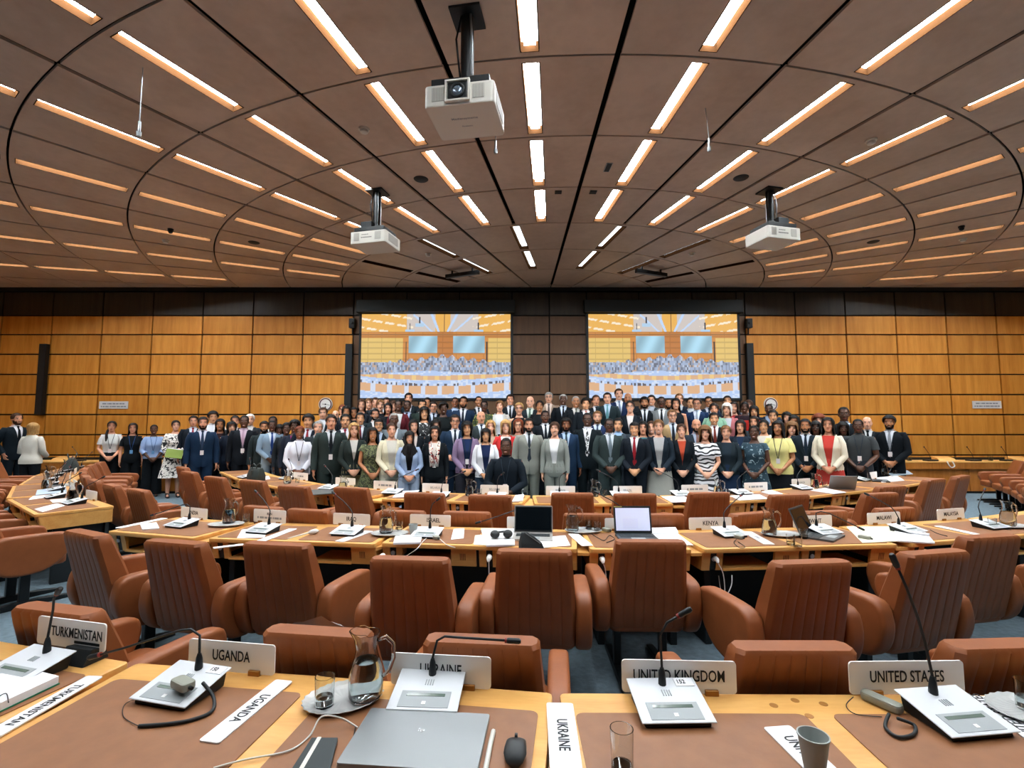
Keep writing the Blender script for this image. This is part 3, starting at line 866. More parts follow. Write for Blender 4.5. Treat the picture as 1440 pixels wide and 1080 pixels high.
# mouse, notebook, pen, cables
p = un(725, 1062, Z); t = thing('computer_mouse', 'black computer mouse on the UKRAINE leather pad', 'mouse', (p.x, p.y, Z), radians(-4))
def mouse():
    m = MB(); rings = []
    for y, w, h in ((-.052, .012, .012), (-.045, .024, .024), (-.025, .031, .035), (0, .030, .038), (.025, .028, .032), (.042, .026, .022), (.05, .018, .012)):
        rings.append([(w * cos(2 * pi * k / 16), y, max(0, h * (.5 + .5 * sin(2 * pi * k / 16)) ** .8)) for k in range(16)])
    m.loft(rings); return m.mesh('shell', smooth='all')
ob('shell', mouse(), plain('mouse_black', '2a2e30', .5), t)
m = MB(); m.tube([(-.004, .03, .031), (.004, .03, .031)], .008, 12); m.build('wheel', BLACK, t)
P = [un(x, y, Z) for x, y in ((438, 1043), (475, 1043), (462, 1095), (405, 1095))]; c = sum(P, Vector()) / 4
t = thing('notebook', 'black notebook closed with a white elastic band', 'notebook', (c.x, c.y, Z))
m = MB(); m.prism([(q.x - c.x, q.y - c.y) for q in P], 0, .012); m.build('cover', plain('notebook_black', '2b3436', .6), t, .002)
d0 = (P[0] * .7 + P[1] * .3) - c; d1 = (P[3] * .75 + P[2] * .25) - c
m = MB(); m.tube([(d0.x, d0.y, .0125), (d1.x, d1.y, .0125)], .006, 6, flat=.15, up=(1, 0, 0)); m.build('band', OFFWHITE, t)
cable([(300, 1080, Z + .004), (345, 1068, Z + .004), (405, 1056, Z + .004), (435, 1035, Z + .004), (452, 1008, Z + .03), (480, 1010, Z + .02), (503, 1023, Z + .006)], 'white cable looping from under the tray to the grey laptop', .0025, OFFWHITE)
cable([(694, 1028, Z + .006), (689, 1050, Z + .006), (680, 1098, Z + .006)], 'white cable running along the edge of the grey laptop', .007, OFFWHITE)
cable([(500, 1022, Z + .006), (496, 1040, Z + .003), (488, 1052, Z + .003)], 'thin black wire beside the grey laptop', .0015, BLACK)
# UGANDA interpretation earpiece on its console
def earpiece(p, rz, label):
    t = thing('earpiece', label, 'earpiece', p, rz, 'interpretation earpieces')
    m = MB(); m.prism(round_rect(.045, .085, .014, 4), 0, .026); m.build('shell', plain('earpiece_grey', '8a8c80', .45), t, .007)
    m = MB(); m.tube([(0, -.04, .012), (0, -.055, .012)], .006, 8); m.build('plug', BLACK, t)
    return t
p = un(257, 965, Z + .05); earpiece((p.x, p.y, Z + .045), radians(60), 'grey earpiece lying on top of the UGANDA console')
cable([(285, 960, Z + .05), (300, 980, Z + .02), (298, 1000, Z + .006), (270, 1012, Z + .006), (235, 1018, Z + .006), (195, 1021, Z + .006)], 'thick dark earpiece cord curling past the UGANDA console', .0055, RUBBER)
cable([(195, 1021, Z + .004), (174, 1008, Z + .003), (176, 990, Z + .003), (200, 980, Z + .003)], 'thin wire loop at the end of the UGANDA earpiece cord', .0012, BLACK)
p = un(1240, 992, Z); t = thing('handset', 'grey interpretation handset beside the UNITED STATES console', 'handset', (p.x, p.y, Z), radians(28))
m = MB(); m.prism(round_rect(.04, .115, .014, 4), 0, .026); m.build('shell', plain('earpiece_grey', '8a8c80', .45), t, .008)
cable([(1250, 1004, Z + .015), (1245, 1022, Z + .006), (1262, 1036, Z + .006), (1284, 1033, Z + .006), (1286, 1020, Z + .006), (1262, 1010, Z + .02)], 'coiled grey cord of the handset by UNITED STATES', .005, RUBBER)
cable([(1200, 980, Z + .01), (1190, 992, Z + .003), (1203, 1004, Z + .003), (1240, 1008, Z + .003)], 'thin wire looping from the UNITED STATES plate to handset', .0014, BLACK)
# TURKMENISTAN papers
P = [un(x, y, Z) for x, y in ((-40, 968), (35, 950), (84, 962), (-20, 1012))]; c = sum(P, Vector()) / 4
t = thing('document_binder', 'thick stack of white documents in a green folder', 'binder', (c.x, c.y, Z))
m = MB(); m.prism([(q.x - c.x, q.y - c.y) for q in P], 0, .004); m.build('folder', plain('folder_green', '1f7a58', .5), t)
m = MB(); m.prism([((q.x - c.x) * .97, (q.y - c.y) * .97) for q in P], .0042, .028); m.build('pages', PAPER, t)
cable([(-10, 985, Z + .03), (8, 975, Z + .034), (12, 988, Z + .032)], 'wire temple of reading glasses on the documents', .0015, BLACK, 'spectacle_arm')
p = un(70, 943, Z); t = thing('small_case', 'small white plastic case beside the TURKMENISTAN console', 'case', (p.x, p.y, Z), radians(-20))
m = MB(); m.prism(round_rect(.075, .05, .012, 4), 0, .018); m.build('shell', OFFWHITE, t, .004)
m = MB(); m.prism(round_rect(.076, .051, .012, 4), .010, .011); m.build('seam', GREYP, t)
tray(1452, 1003, 'cut glass tray at the right picture edge', Z, .12, .78)
tumbler(1446, 996, 'tumbler with water at the right picture edge', Z + .0075, .031, .085, .4)
for i, (x, y) in enumerate(((1088, 992), (1118, 985), (1158, 990), (1138, 1007))):
    p = un(x, y, DESK_Z); m = MB(); m.lathe([(.001, 0), (.013, 0), (.013, .0008), (.001, .0008)], 16, cap1=True)
    o = m.build('desk_mark', plain('mark_brown', 'a06a2c', .4)); o.location = (p.x, p.y, DESK_Z); tag(o, f'round brown plug in the desk wood, {ORD[i]} of four by UNITED STATES', 'plug', 'round marks on the desk')

# ---- middle row --------------------------------------------------------------------------------
nameplate(262, 313, 727, 'INDIA', ts=.05, w=.36, h=.10, label='white desk nameplate lettered INDIA at the end of the middle row', row=ROW3)
nameplate(356, 407, 735, 'IRAN', ts=.03, w=.36, h=.115, lines=['IRAN', '~.27'], label='white two line nameplate between INDIA and IRAQ', row=ROW3)
nameplate(464, 519, 740, 'IRAQ', ts=.05, w=.36, h=.10, row=ROW3)
nameplate(572, 634, 742, 'ISRAEL', ts=.05, w=.37, h=.10, dx=.03, row=ROW3)
nameplate(716, 770, 743, '', ts=.05, w=.36, h=.10, label='white nameplate half hidden behind the silver laptop', row=ROW3)
nameplate(850, 905, 743, '', ts=.05, w=.36, h=.10, label='white nameplate half hidden behind the blue screen laptop', row=ROW3)
nameplate(966, 1027, 744, 'KENYA', ts=.05, w=.37, h=.10, row=ROW3)
nameplate(1112, 1174, 742, 'KUWAIT', ts=.05, w=.37, h=.10, row=ROW3)
nameplate(1230, 1283, 740, 'MALAWI', ts=.05, w=.36, h=.10, row=ROW3)
nameplate(1335, 1386, 735, 'MALAYSIA', ts=.05, w=.36, h=.10, row=ROW3)
for x, y, n, nk in ((256, 740, 'INDIA', 'left'), (370, 748, 'IRAN', 'lback'), (489, 751, 'IRAQ', 'lback'), (601, 754, 'ISRAEL', 'up'), (1026, 753, 'KENYA', 'rback'), (1158, 750, 'KUWAIT', 'rdown'), (1276, 748, 'MALAWI', 'lback'), (1392, 742, 'MALAYSIA', 'rback')):
    console(x, y, f'silver delegate console in front of the {n} nameplate', None if n not in ('KENYA', 'KUWAIT', 'MALAWI') else radians(ang_of(un(x, y, Z)) + 9), nk)
console(742, 748, 'silver delegate console hidden behind the open silver laptop', None, 'left')
console(884, 748, 'silver delegate console hidden behind the blue screen laptop', None, 'lback')
mid_glass = [('beside INDIA', 318, 739, 322, 735, 346, 734), ('between IRAQ and ISRAEL', 548, 752, 543, 749, 561, 746), ('between the two open laptops', 820, 748, 805, 746, 828, 744), ('beside KENYA', 1098, 753, 1082, 752, 1130, 757), ('at the right edge beyond MALAYSIA', 1418, 741, 1418, 739, 1396, 741)]
for w_, tx, ty, jx, jy, gx, gy in mid_glass:
    tray(tx, ty, f'cut glass tray under the jug {w_}', Z, .15, .7)
    jug(jx, jy, f'glass water jug standing {w_}', Z + .0075, 1.0, random.uniform(-.5, .5))
    tumbler(gx, gy, f'drinking glass standing next to the jug {w_}', Z + .0075 if gx not in (1130,) else Z, .03, .075, .35)
tumbler(1092, 757, 'drinking glass with ice on the KENYA desk', Z, .03, .075, .3, loc=un(1112, 766, Z))
tumbler(1100, 763, 'second drinking glass in front of the black laptop', Z, .03, .075, .0, loc=un(1122, 768, Z))
tumbler(840, 746, 'second drinking glass beside the blue screen laptop tray', Z + .0075, .03, .07, .3)
p = un(581, 752, Z); t = thing('paper_cup', 'small grey paper cup in front of the ISRAEL plate', 'cup', (p.x, p.y, Z))
m = MB(); m.lathe([(.001, 0), (.026, 0), (.036, .085), (.033, .085), (.022, .004), (.001, .004)], 24); m.build('cup', plain('cup_grey', '9aa09c', .6), t, smooth=True)
lying_plate(166, 743, 232, 729, '', 'blank white nameplate lying along the INDIA desk edge', .07)
lying_plate(362, 763, 412, 744, '', 'white nameplate lying on the IRAN desk', .075)
lying_plate(477, 762, 519, 747, 'IRAQ', 'white nameplate lettered IRAQ lying flat in front of its console', .08, ts=.035)
lying_plate(1050, 748, 1082, 766, 'KENYA', 'white nameplate lettered KENYA lying flat beside the jug', .08, ts=.035)
lying_plate(1318, 740, 1374, 752, '', 'white nameplate lying flat between MALAWI and MALAYSIA', .07)
lying_plate(1414, 737, 1460, 745, '', 'white nameplate lying flat beyond MALAYSIA', .07)
lying_plate(806, 751, 826, 768, '', 'white nameplate lying between the two open laptops', .085)
lying_plate(300, 771, 342, 766, '', 'white card at the edge of the IRAN desk', .05)
sheet([(197, 738), (220, 736), (224, 744), (200, 746)], 'white notepad with a pen clip on the INDIA desk', th=.01, name='notepad', cat='notepad')
sheet([(340, 745), (378, 742), (372, 756), (333, 757)], 'crumpled white leaflet on the IRAN desk')
sheet([(556, 755), (594, 754), (591, 765), (553, 766)], 'white notebook lying in front of the ISRAEL console', th=.014, name='notepad', cat='notepad')
sheet([(638, 744), (653, 743), (652, 757), (634, 759)], 'white leaflet right of the ISRAEL console')
sheet([(676, 745), (723, 745), (724, 768), (684, 769)], 'open stack of white pages under the headphones', th=.012, name='document_stack', cat='papers')
sheet([(668, 753), (680, 752), (684, 767), (666, 766)], 'cream slip of paper beside the headphones', CREAM)
sheet([(752, 757), (795, 753), (802, 767), (758, 771)], 'white pages sticking out under the silver laptop')
sheet([(916, 749), (950, 749), (975, 767), (924, 767)], 'white pages beside the blue screen laptop', th=.004)
sheet([(915, 744), (950, 743), (954, 751), (918, 752)], 'folded white document behind the page stack', th=.012)
sheet([(1190, 741), (1250, 741), (1290, 760), (1213, 764)], 'cream document spread in front of the MALAWI plate', CREAM, th=.004)
sheet([(1256, 742), (1300, 748), (1315, 765), (1262, 762)], 'white document curled up in front of the MALAWI console', th=.01)
sheet([(1005, 700), (1012, 700), (1012, 702), (1005, 702)], 'tiny white slip on the far row desk')
# rolled page edge
cable([(1262, 744, Z + .02), (1282, 748, Z + .024), (1307, 752, Z + .02)], 'curled upper edge of the MALAWI document', .012, PAPER, 'paper_curl')
# open laptops
def laptop(x0, x1, y, label, w, body, screen_mat, tilt=18, rz=None, hw=.215, kb=True, glow=None):
    A, B = un(x0, y, Z), un(x1, y, Z); c = (A + B) / 2
    rz = radians(ang_of(c)) if rz is None else rz
    t = thing('open_laptop', label, 'laptop', (c.x, c.y, Z), rz, 'open laptops')
    m = MB(); m.prism(round_rect(w, .22, .01, 3, 0, -.11), .001, .015); m.build('base', body, t)
    k = MB(); k.box((0, -.075, .0155), (w * .86, .095, .0012)); kbo = k.build('keyboard', plain('keys_black', '1c2022', .5), t)
    for r in range(4):
        m = MB()
        for q in range(11): m.box((-w * .39 + q * w * .078, -.045 - r * .022, .0168), (w * .066, .017, .0015))
        o = m.build('key_row', plain('keys_dark', '303638', .5), kbo); o['kind'] = 'stuff'
    k = MB(); k.box((0, -.17, .0155), (w * .36, .06, .001)); k.build('touchpad', GREYP, t)
    R = Matrix.Rotation(radians(-tilt), 4, 'X'); base = Matrix.Translation((0, .004, .014))
    lid = MB(); lid.prism(round_rect(w, hw, .01, 3, 0, hw / 2), -.003, .003); lo = lid.build('lid', body, t)
    lo.matrix_local = base @ R @ Matrix.Rotation(pi / 2, 4, 'X')
    s = MB(); s.box((0, hw / 2, .0035), (w * .96, hw * .92, .0008)); so = s.build('screen_border', BLACK, lo)
    s = MB(); s.box((0, hw / 2 + .003, .0042), (w * .91, hw * .82, .0006)); s.build('screen', screen_mat, lo)
    if glow:
        s = MB(); s.box((-.02, hw / 2 - .03, .0047), (w * .4, hw * .36, .0004)); s.build('window', glow, lo)
        s = MB(); s.box((-w * .38, hw * .97, .0047), (w * .22, .006, .0004)); s.build('sticker', plain('yellow_tag', 'c8b860', .6), lo)
    return t
ALU = plain('aluminium', 'c4c2be', .35, metal=.6)
laptop(723, 777, 752, 'open silver laptop with a black screen', .31, ALU, plain('screen_black', '0c1216', .12), 14)
laptop(865, 917, 753, 'open dark laptop with a glowing blue screen', .30, plain('laptop_dark', '3c4446', .4, metal=.3), emit('screen_blue', '8496d8', .42), 12, glow=emit('screen_blue2', '7484c8', .38))
laptop(1122, 1150, 752, 'open black laptop turned sideways before the KUWAIT plate', .31, plain('laptop_slate', '55595a', .4, metal=.3), plain('screen_black', '0c1216', .12), 22, rz=radians(42))
# headphones
p = un(705, 757, Z + .012); t = thing('headphones', 'black headphones lying on the white pages', 'headphones', (p.x, p.y, Z + .013), radians(10))
for sx in (-1, 1):
    m = MB(); m.ball((sx * .05, 0, .032), (.038, .045, .03), 14, 8); m.build('ear_cup', RUBBER, t, smooth=True)
m = MB(); m.tube([(-.06, .02, .035), (-.05, .09, .03), (0, .12, .02), (.05, .09, .03), (.06, .02, .035)], .008, 8); m.build('headband', RUBBER, t, smooth='all')
p = un(748, 775, Z); t = thing('pouch', 'black fabric pouch standing in front of the silver laptop', 'pouch', (p.x, p.y + .04, Z), radians(15))
m = MB(); m.loft([[(x * k + o, y * q, z) for x, y in ((-.085, -.05), (.085, -.05), (.085, .05), (-.085, .05))] for z, k, q, o in ((0, 1, 1, 0), (.05, .9, .8, -.01), (.09, .6, .5, -.03), (.125, .25, .2, -.055))]); m.build('bag', plain('fabric_black', '1c2224', .8), t, .015)
m = MB(); m.tube([(-.05, -.02, .122), (0, -.035, .085), (.05, -.045, .05)], .003, 6); m.build('zip', STEEL, t)
# eyewear, headset, small gadgets, plugs and leads
cable([(832, 751, Z + .01), (842, 757, Z + .006), (850, 760, Z + .008), (857, 753, Z + .012), (864, 758, Z + .006), (853, 763, Z + .004)], 'tangled black earphone wires by the blue screen laptop', .003, BLACK)
for x, y, l in ((1038, 757, 'grey earpiece with black hook in front of the KENYA console'), (1216, 758, 'grey earpiece beside the cream document'), (853, 747, 'round grey earpiece at the blue screen laptop'), (613, 758, 'clear earpiece in front of the ISRAEL console')):
    p = un(x, y, Z); earpiece((p.x, p.y, Z), radians(30), l)
cable([(1036, 758, Z + .01), (1032, 763, Z + .004), (1040, 770, Z + .004), (1048, 769, Z + .004), (1038, 762, Z + .004)], 'black hook lead of the KENYA earpiece', .0025, BLACK)
cable([(1308, 745, Z + .012), (1318, 750, Z + .003), (1332, 754, Z + .003)], 'short black lead hanging off the MALAWI console', .003, BLACK)
cable([(1398, 742, Z + .012), (1410, 744, Z + .003), (1422, 745, Z + .003)], 'short black lead beside the MALAYSIA console', .003, BLACK)
cable([(640, 770, Z + .003), (628, 766, Z + .003), (618, 758, Z + .004), (606, 754, Z + .004), (596, 760, Z + .004), (586, 772, Z + .004), (570, 783, Z - .08), (566, 790, Z - .15)], 'white charging lead draped over the ISRAEL desk edge', .003, WHITE)
p = un(438, 752, Z); t = thing('table_microphone', 'white handheld microphone pointing off the IRAQ desk', 'microphone', (p.x, p.y, Z + .02), radians(-35))
m = MB(); m.tube([(0, .06, 0), (0, .03, .002), (0, .0, .002), (0, -.03, 0)], [.01, .02, .018, .008], 12); m.build('head', WHITE, t, smooth='all')
m = MB(); m.tube([(0, -.03, 0), (0, -.2, -.012)], .006, 8); m.build('stem', OFFWHITE, t, smooth='all')
def plug(x, y, r, label, drop):
    p = un(x, y, .655)
    c = Vector((p.x, p.y - .035, p.z))
    t = thing('power_plug', label, 'plug', c, radians(ang_of(p)), 'white mains plugs in the desk sockets')
    m = MB(); m.tube([(0, .03, 0), (0, .0, 0), (0, -.02, -.004), (0, -.03, -.02)], [.019, .019, .015, .008], 12); m.build('body', WHITE, t, smooth=True)
    pts = [c + Vector((0, -.03, -.02))] + [c + Vector(q) for q in drop]
    cable(pts, label.replace('mains plug', 'mains lead hanging from the plug'), .0035, WHITE, 'power_lead')
plug(538, 781, 0, 'white mains plug under the ISRAEL desk corner', [(.01, -.02, -.12), (.0, 0, -.3), (-.03, .02, -.45)])
plug(688, 783, 0, 'white mains plug below the headphones', [(.0, -.01, -.15), (-.01, .0, -.33), (-.07, .02, -.42), (-.04, .0, -.46), (.03, .02, -.40)])
plug(846, 785, 0, 'white mains plug below the blue screen laptop', [(.02, 0, -.08), (.03, .01, -.2)])
plug(1004, 784, 0, 'white mains plug under the KENYA desk corner', [(.04, -.02, -.10), (.055, .0, -.25), (.02, .0, -.33), (.10, .0, -.20), (.12, .02, -.12)])
p = un(1010, 790, .6); cable([p + Vector((0, 0, -.1)), p + Vector((.01, -.02, -.22)), p + Vector((.06, -.02, -.27)), p + Vector((.0, -.02, -.32)), p + Vector((.03, 0, -.45))], 'tangle of white lead below the KENYA desk', .0035, WHITE)

# ---- far row -----------------------------------------------------------------------------------
far_names = [(426, 445, 674, '~.14'), (470, 498, 684, '~.16'), (531, 562, 688, '~.20'), (601, 640, 690, 'BELARUS'), (681, 721, 691, 'BELGIUM'), (766, 807, 691, 'BOLIVIA'), (849, 890, 690, 'BRAZIL'), (932, 973, 688, '~.21'), (1016, 1054, 686, '~.22'), (1090, 1117, 682, 'CANADA'), (1190, 1206, 672, '')]
for i, (x0, x1, y, n) in enumerate(far_names):
    nameplate(x0, x1, y, n, w=.36, h=.115, ts=.04, faint=True, row=ROW2, label=f'white far row nameplate {("lettered " + n) if n and n[0] != "~" else {0: "near the white shirt woman", 1: "below the charcoal suit", 2: "below the cream trouser suit", 7: "below the light grey skirt", 8: "below the headband woman", 10: "behind the tilted laptop"}[i]}')
far_con = [(404, 674, 'lback'), (462, 688, 'lback'), (552, 694, 'rback'), (618, 699, 'rback'), (698, 700, 'up'), (787, 698, 'up'), (872, 698, 'lback'), (958, 697, 'lback'), (1042, 695, 'rback'), (1128, 688, 'rback'), (1212, 676, 'up'), (345, 672, 'lback'), (1262, 664, 'rback')]
for i, (x, y, nk) in enumerate(sorted(far_con)):
    console(x, y, f'silver delegate console on the far desk row, {ORD[i]} from the left', None, nk)
for i, (x, y) in enumerate(((404, 680), (482, 691), (660, 697), (836, 698), (1010, 697), (1146, 686), (1245, 668))):
    jug(x, y, f'glass water jug on the far desk row, {ORD[i]} from the left', Z, .95, random.uniform(-.6, .6))
    tumbler(x + 14, y - 1, f'drinking glass beside the {ORD[i]} jug of the far row', Z, .032, .075, .3)
for pxs, l, mt in (([(430, 690), (470, 688), (474, 694), (436, 697)], 'dark folder lying on the far row beside the black handbag', plain('folder_dark', '4a4c48', .6)),
                   ([(470, 683), (496, 680), (500, 688), (474, 691)], 'tan envelope on the far desk row', plain('envelope_tan', 'c09a62', .7)),
                   ([(560, 692), (590, 690), (580, 699), (552, 700)], 'white pages just before the BELARUS plate', PAPER),
                   ([(725, 697), (737, 696), (735, 705), (720, 706)], 'white card on the edge of the BELGIUM desk', PAPER),
                   ([(930, 699), (962, 698), (972, 706), (944, 707)], 'white pages in front of the plate below the grey skirt', PAPER),
                   ([(1026, 698), (1068, 696), (1080, 702), (1040, 704)], 'white pages in front of the plate left of CANADA', PAPER),
                   ([(1070, 692), (1086, 690), (1106, 697), (1090, 698)], 'long white strip beside the CANADA plate', PAPER),
                   ([(1140, 690), (1160, 687), (1190, 693), (1172, 695)], 'white pages before the tilted grey laptop', PAPER),
                   ([(1232, 672), (1262, 670), (1272, 676), (1240, 679)], 'pile of white papers at the end of the far row', PAPER),
                   ([(1246, 664), (1276, 662), (1284, 667), (1254, 670)], 'grey blue magazine at the end of the far row', plain('mag_blue', '8c9ca8', .5)),
                   ([(350, 672), (378, 670), (380, 674), (352, 677)], 'white papers at the left of the black handbag', PAPER)):
    sheet(pxs, l, mt, th=.008)
laptop(1172, 1196, 688, 'grey laptop tilted away on the far desk row beside CANADA', .31, LAPG, plain('screen_black', '0c1216', .12), 35, rz=radians(160))
laptop(1214, 1236, 676, 'open black laptop near the end of the far row', .31, plain('laptop_black', '1a1e20', .4), plain('screen_black', '0c1216', .12), 14, rz=radians(60))
def handbag(p, rz, w, h, d, label, col, name='handbag'):
    t = thing(name, label, 'bag', p, rz)
    mt = plain('bag_' + col, col, .5, noise=.1, scale=20, bump=.2)
    m = MB(); m.loft([[(sx * w / 2 * k, sy * d / 2 * q, z) for sx, sy in ((-1, -1), (0, -1.15), (1, -1), (1, 1), (0, 1.15), (-1, 1))] for z, k, q in ((0, .92, 1), (h * .4, 1.0, .95), (h * .8, .93, .6), (h, .9, .35))]); m.build('body', mt, t, .012, smooth=True)
    for sy in (-1, 1):
        m = MB(); m.tube([(-w * .2, sy * d * .2, h * .9), (-w * .17, sy * d * .3, h * 1.2), (0, sy * d * .32, h * 1.33), (w * .17, sy * d * .3, h * 1.2), (w * .2, sy * d * .2, h * .9)], .007, 8); m.build('handle', mt, t, smooth='all')
    m = MB(); m.box((0, -d * .5, h * .55), (w * .12, .01, h * .5)); m.build('strap', mt, t, .003)
    return t
p = un(360, 676, Z); handbag((p.x, p.y, Z), radians(-32), .30, .20, .14, 'dark green leather tote bag standing on the far desk row', '2a3432')
p = un(100, 662, Z); handbag((p.x, p.y, Z), radians(-50), .50, .24, .2, 'large grey and black bag lying on the left side desks', '3a4444')
p = un(1238, 712, .46); handbag((p.x, p.y, .46), radians(15), .34, .2, .16, 'black backpack lying on a far row armchair', '14191c', 'backpack')
p = un(1345, 716, .46); handbag((p.x, p.y + .2, .46), radians(25), .3, .17, .16, 'dark jacket bundle behind the MALAYSIA plate', '1a2628', 'jacket_bundle')
p = un(385, 712, .46); handbag((p.x, p.y, .46), radians(-15), .2, .12, .12, 'dark green pouch on the armchair next to the tote bag', '2c3c38', 'pouch')

# ---- left side block ----------------------------------------------------------------------------
for i, (a, nk) in enumerate(((-33.0, 'rback'), (-37.0, 'rback'), (-41.2, 'lback'), (-45.4, 'lback'), (-49.8, 'rback'), (-54.0, 'lback'), (-58.2, 'rback'), (-62.2, 'lback'))):
    p = polar(a, 10.86 if a > -39 else 10.74); q = Vector((p.x, p.y, Z))
    console(q, None, f'silver delegate console on the left side desks, {ORD[i]} going back', radians(a), nk)
    if i < 6:
        pp = polar(a - 1, 10.66 if a > -39 else 10.53)
        t = thing('nameplate', f'white nameplate seen edge on, left side desks, {ORD[i]} going back', 'nameplate', (pp.x, pp.y, DESK_Z), radians(a), 'upright country nameplates')
        ob('plate', cached(('pl', .34, .105), lambda: plate_mesh(.34, .105)), MATS['plate_white'], t, loc=(0, 0, .004))
        for sx in (-1, 1): ob('clip', CACHE['clip'], BRASS, t, loc=(sx * .1, 0, 0))
for i, a in enumerate((-34.6, -43.2, -51.6, -59.8)):
    p = polar(a, 10.8); jug(0, 0, f'glass water jug on the left side desks, {ORD[i]} going back', Z, 1.0, .4, loc=(p.x, p.y))
    p = polar(a - .8, 10.76); tumbler(0, 0, f'drinking glass beside the {ORD[i]} jug of the left side desks', Z, .032, .08, .3, loc=(p.x, p.y))
sheet([(48, 716), (80, 708), (92, 711), (60, 720)], 'white pages with a pen at the near end of the left side desks')
sheet([(52, 690), (92, 684), (94, 692), (50, 697)], 'pale blue folder on the left side desks', plain('folder_blue', 'a8b8cc', .5), th=.008)
sheet([(46, 698), (88, 694), (88, 697), (40, 703)], 'long white strip on the left side desks')
sheet([(70, 703), (104, 700), (104, 705), (74, 707)], 'white leaflet beside the first jug of the left side desks')
laptop(60, 82, 684, 'open silver laptop seen from behind on the left side desks', .31, ALU, plain('screen_black', '0c1216', .12), 16, rz=radians(130))

# floor: cleaner's plastic sheet draped by the chairs and the floor cables
p = un(455, 902, .62); m = MB()
rings = []
for k in range(9):
    t_ = k / 8; rings.append([(-.16 + .34 * t_ + .0 * j, -.03 + .012 * j, .10 * sin(pi * (.15 + .8 * t_)) * (1 - j / 7) + .01 * sin(k * 2 + j)) for j in range(6)])
m.loft(rings, False, False, False); o = m.build('plastic_bag', PLASTICBAG, smooth='all'); o.location = (p.x - .05, p.y + .1, .60)
tag(o, 'crumpled clear plastic bag on an armchair behind the UGANDA plate', 'bag')

# ================================================================== people
def torso_rings(sex):
    if sex == 'm':
        return [(0.80, .125, .09, 0), (0.86, .158, .105, 0), (0.95, .170, .115, 0), (1.06, .158, .108, 0), (1.20, .168, .115, 0), (1.31, .182, .120, 0), (1.385, .178, .108, .004), (1.44, .125, .085, .01), (1.475, .075, .068, .012), (1.53, .058, .060, .012)]
    return [(0.80, .13, .095, 0), (0.86, .168, .112, 0), (0.94, .176, .118, 0), (1.07, .134, .098, 0), (1.16, .140, .108, -.006), (1.25, .150, .124, -.016), (1.33, .156, .106, -.006), (1.385, .148, .094, .004), (1.44, .10, .076, .01), (1.475, .062, .058, .012), (1.53, .050, .052, .012)]

def ring_at(rings, z):
    if z <= rings[0][0]: return rings[0][1:]
    for a, b in zip(rings, rings[1:]):
        if z <= b[0]:
            t = (z - a[0]) / (b[0] - a[0]); t = t * t * (3 - 2 * t) * 0.4 + t * 0.6
            return tuple(a[i] + (b[i] - a[i]) * t for i in (1, 2, 3))
    return rings[-1][1:]

def ell(rx, ry, yc, z, n=20, e=2.4, a0=0.0, a1=2 * pi, closed=True):
    """superellipse ring; angle 0 is the front (-y)"""
    out = []
    m = n if closed else n - 1
    for k in range(n):
        a = a0 + (a1 - a0) * k / m
        s, c = sin(a), cos(a)
        q = (abs(s) ** e + abs(c) ** e) ** (-1 / e)
        out.append((rx * s * q, yc - ry * c * q, z))
    return out

HEAD = [(1.513, .026, .030, -.058), (1.525, .042, .048, -.046), (1.55, .057, .071, -.026), (1.585, .066, .087, -.012), (1.625, .072, .095, -.004), (1.66, .0745, .098, 0), (1.695, .072, .094, .003), (1.722, .061, .080, .005), (1.741, .040, .053, .006), (1.750, .014, .018, .006)]

def pose_arm(pose, sex, sx):
    w = 0.192 if sex == 'm' else 0.162
    S = Vector((sx * w, 0.0, 1.40))
    if pose == 'clasp':
        E_ = Vector((sx * (w + 0.05), -0.03, 1.12)); Wr = Vector((sx * 0.075, -0.20, 0.945)); d = Vector((-sx * 0.75, -0.12, -0.62))
    elif pose == 'seated':
        E_ = Vector((sx * (w + 0.07), -0.07, 1.12)); Wr = Vector((sx * 0.085, -0.27, 1.02)); d = Vector((-sx * 0.9, -0.25, -0.1))
    elif pose == 'hold':
        if sx > 0: E_ = Vector((sx * (w + 0.05), 0.0, 1.12)); Wr = Vector((sx * 0.12, -0.22, 1.06)); d = Vector((-sx * 0.85, -0.3, 0.0))
        else: E_ = Vector((sx * (w + 0.05), -0.02, 1.12)); Wr = Vector((sx * 0.16, -0.21, 1.02)); d = Vector((-sx * 0.7, -0.3, -0.1))
    elif pose == 'pocket':
        E_ = Vector((sx * (w + 0.075), 0.06, 1.13)); Wr = Vector((sx * (w + 0.0), -0.05, 0.93)); d = Vector((-sx * 0.15, -0.25, -0.95))
    else:
        E_ = Vector((sx * (w + 0.045), 0.015, 1.11)); Wr = Vector((sx * (w + 0.055), -0.045, 0.86)); d = Vector((0, -0.12, -1))
    return S, E_, Wr, d.normalized()

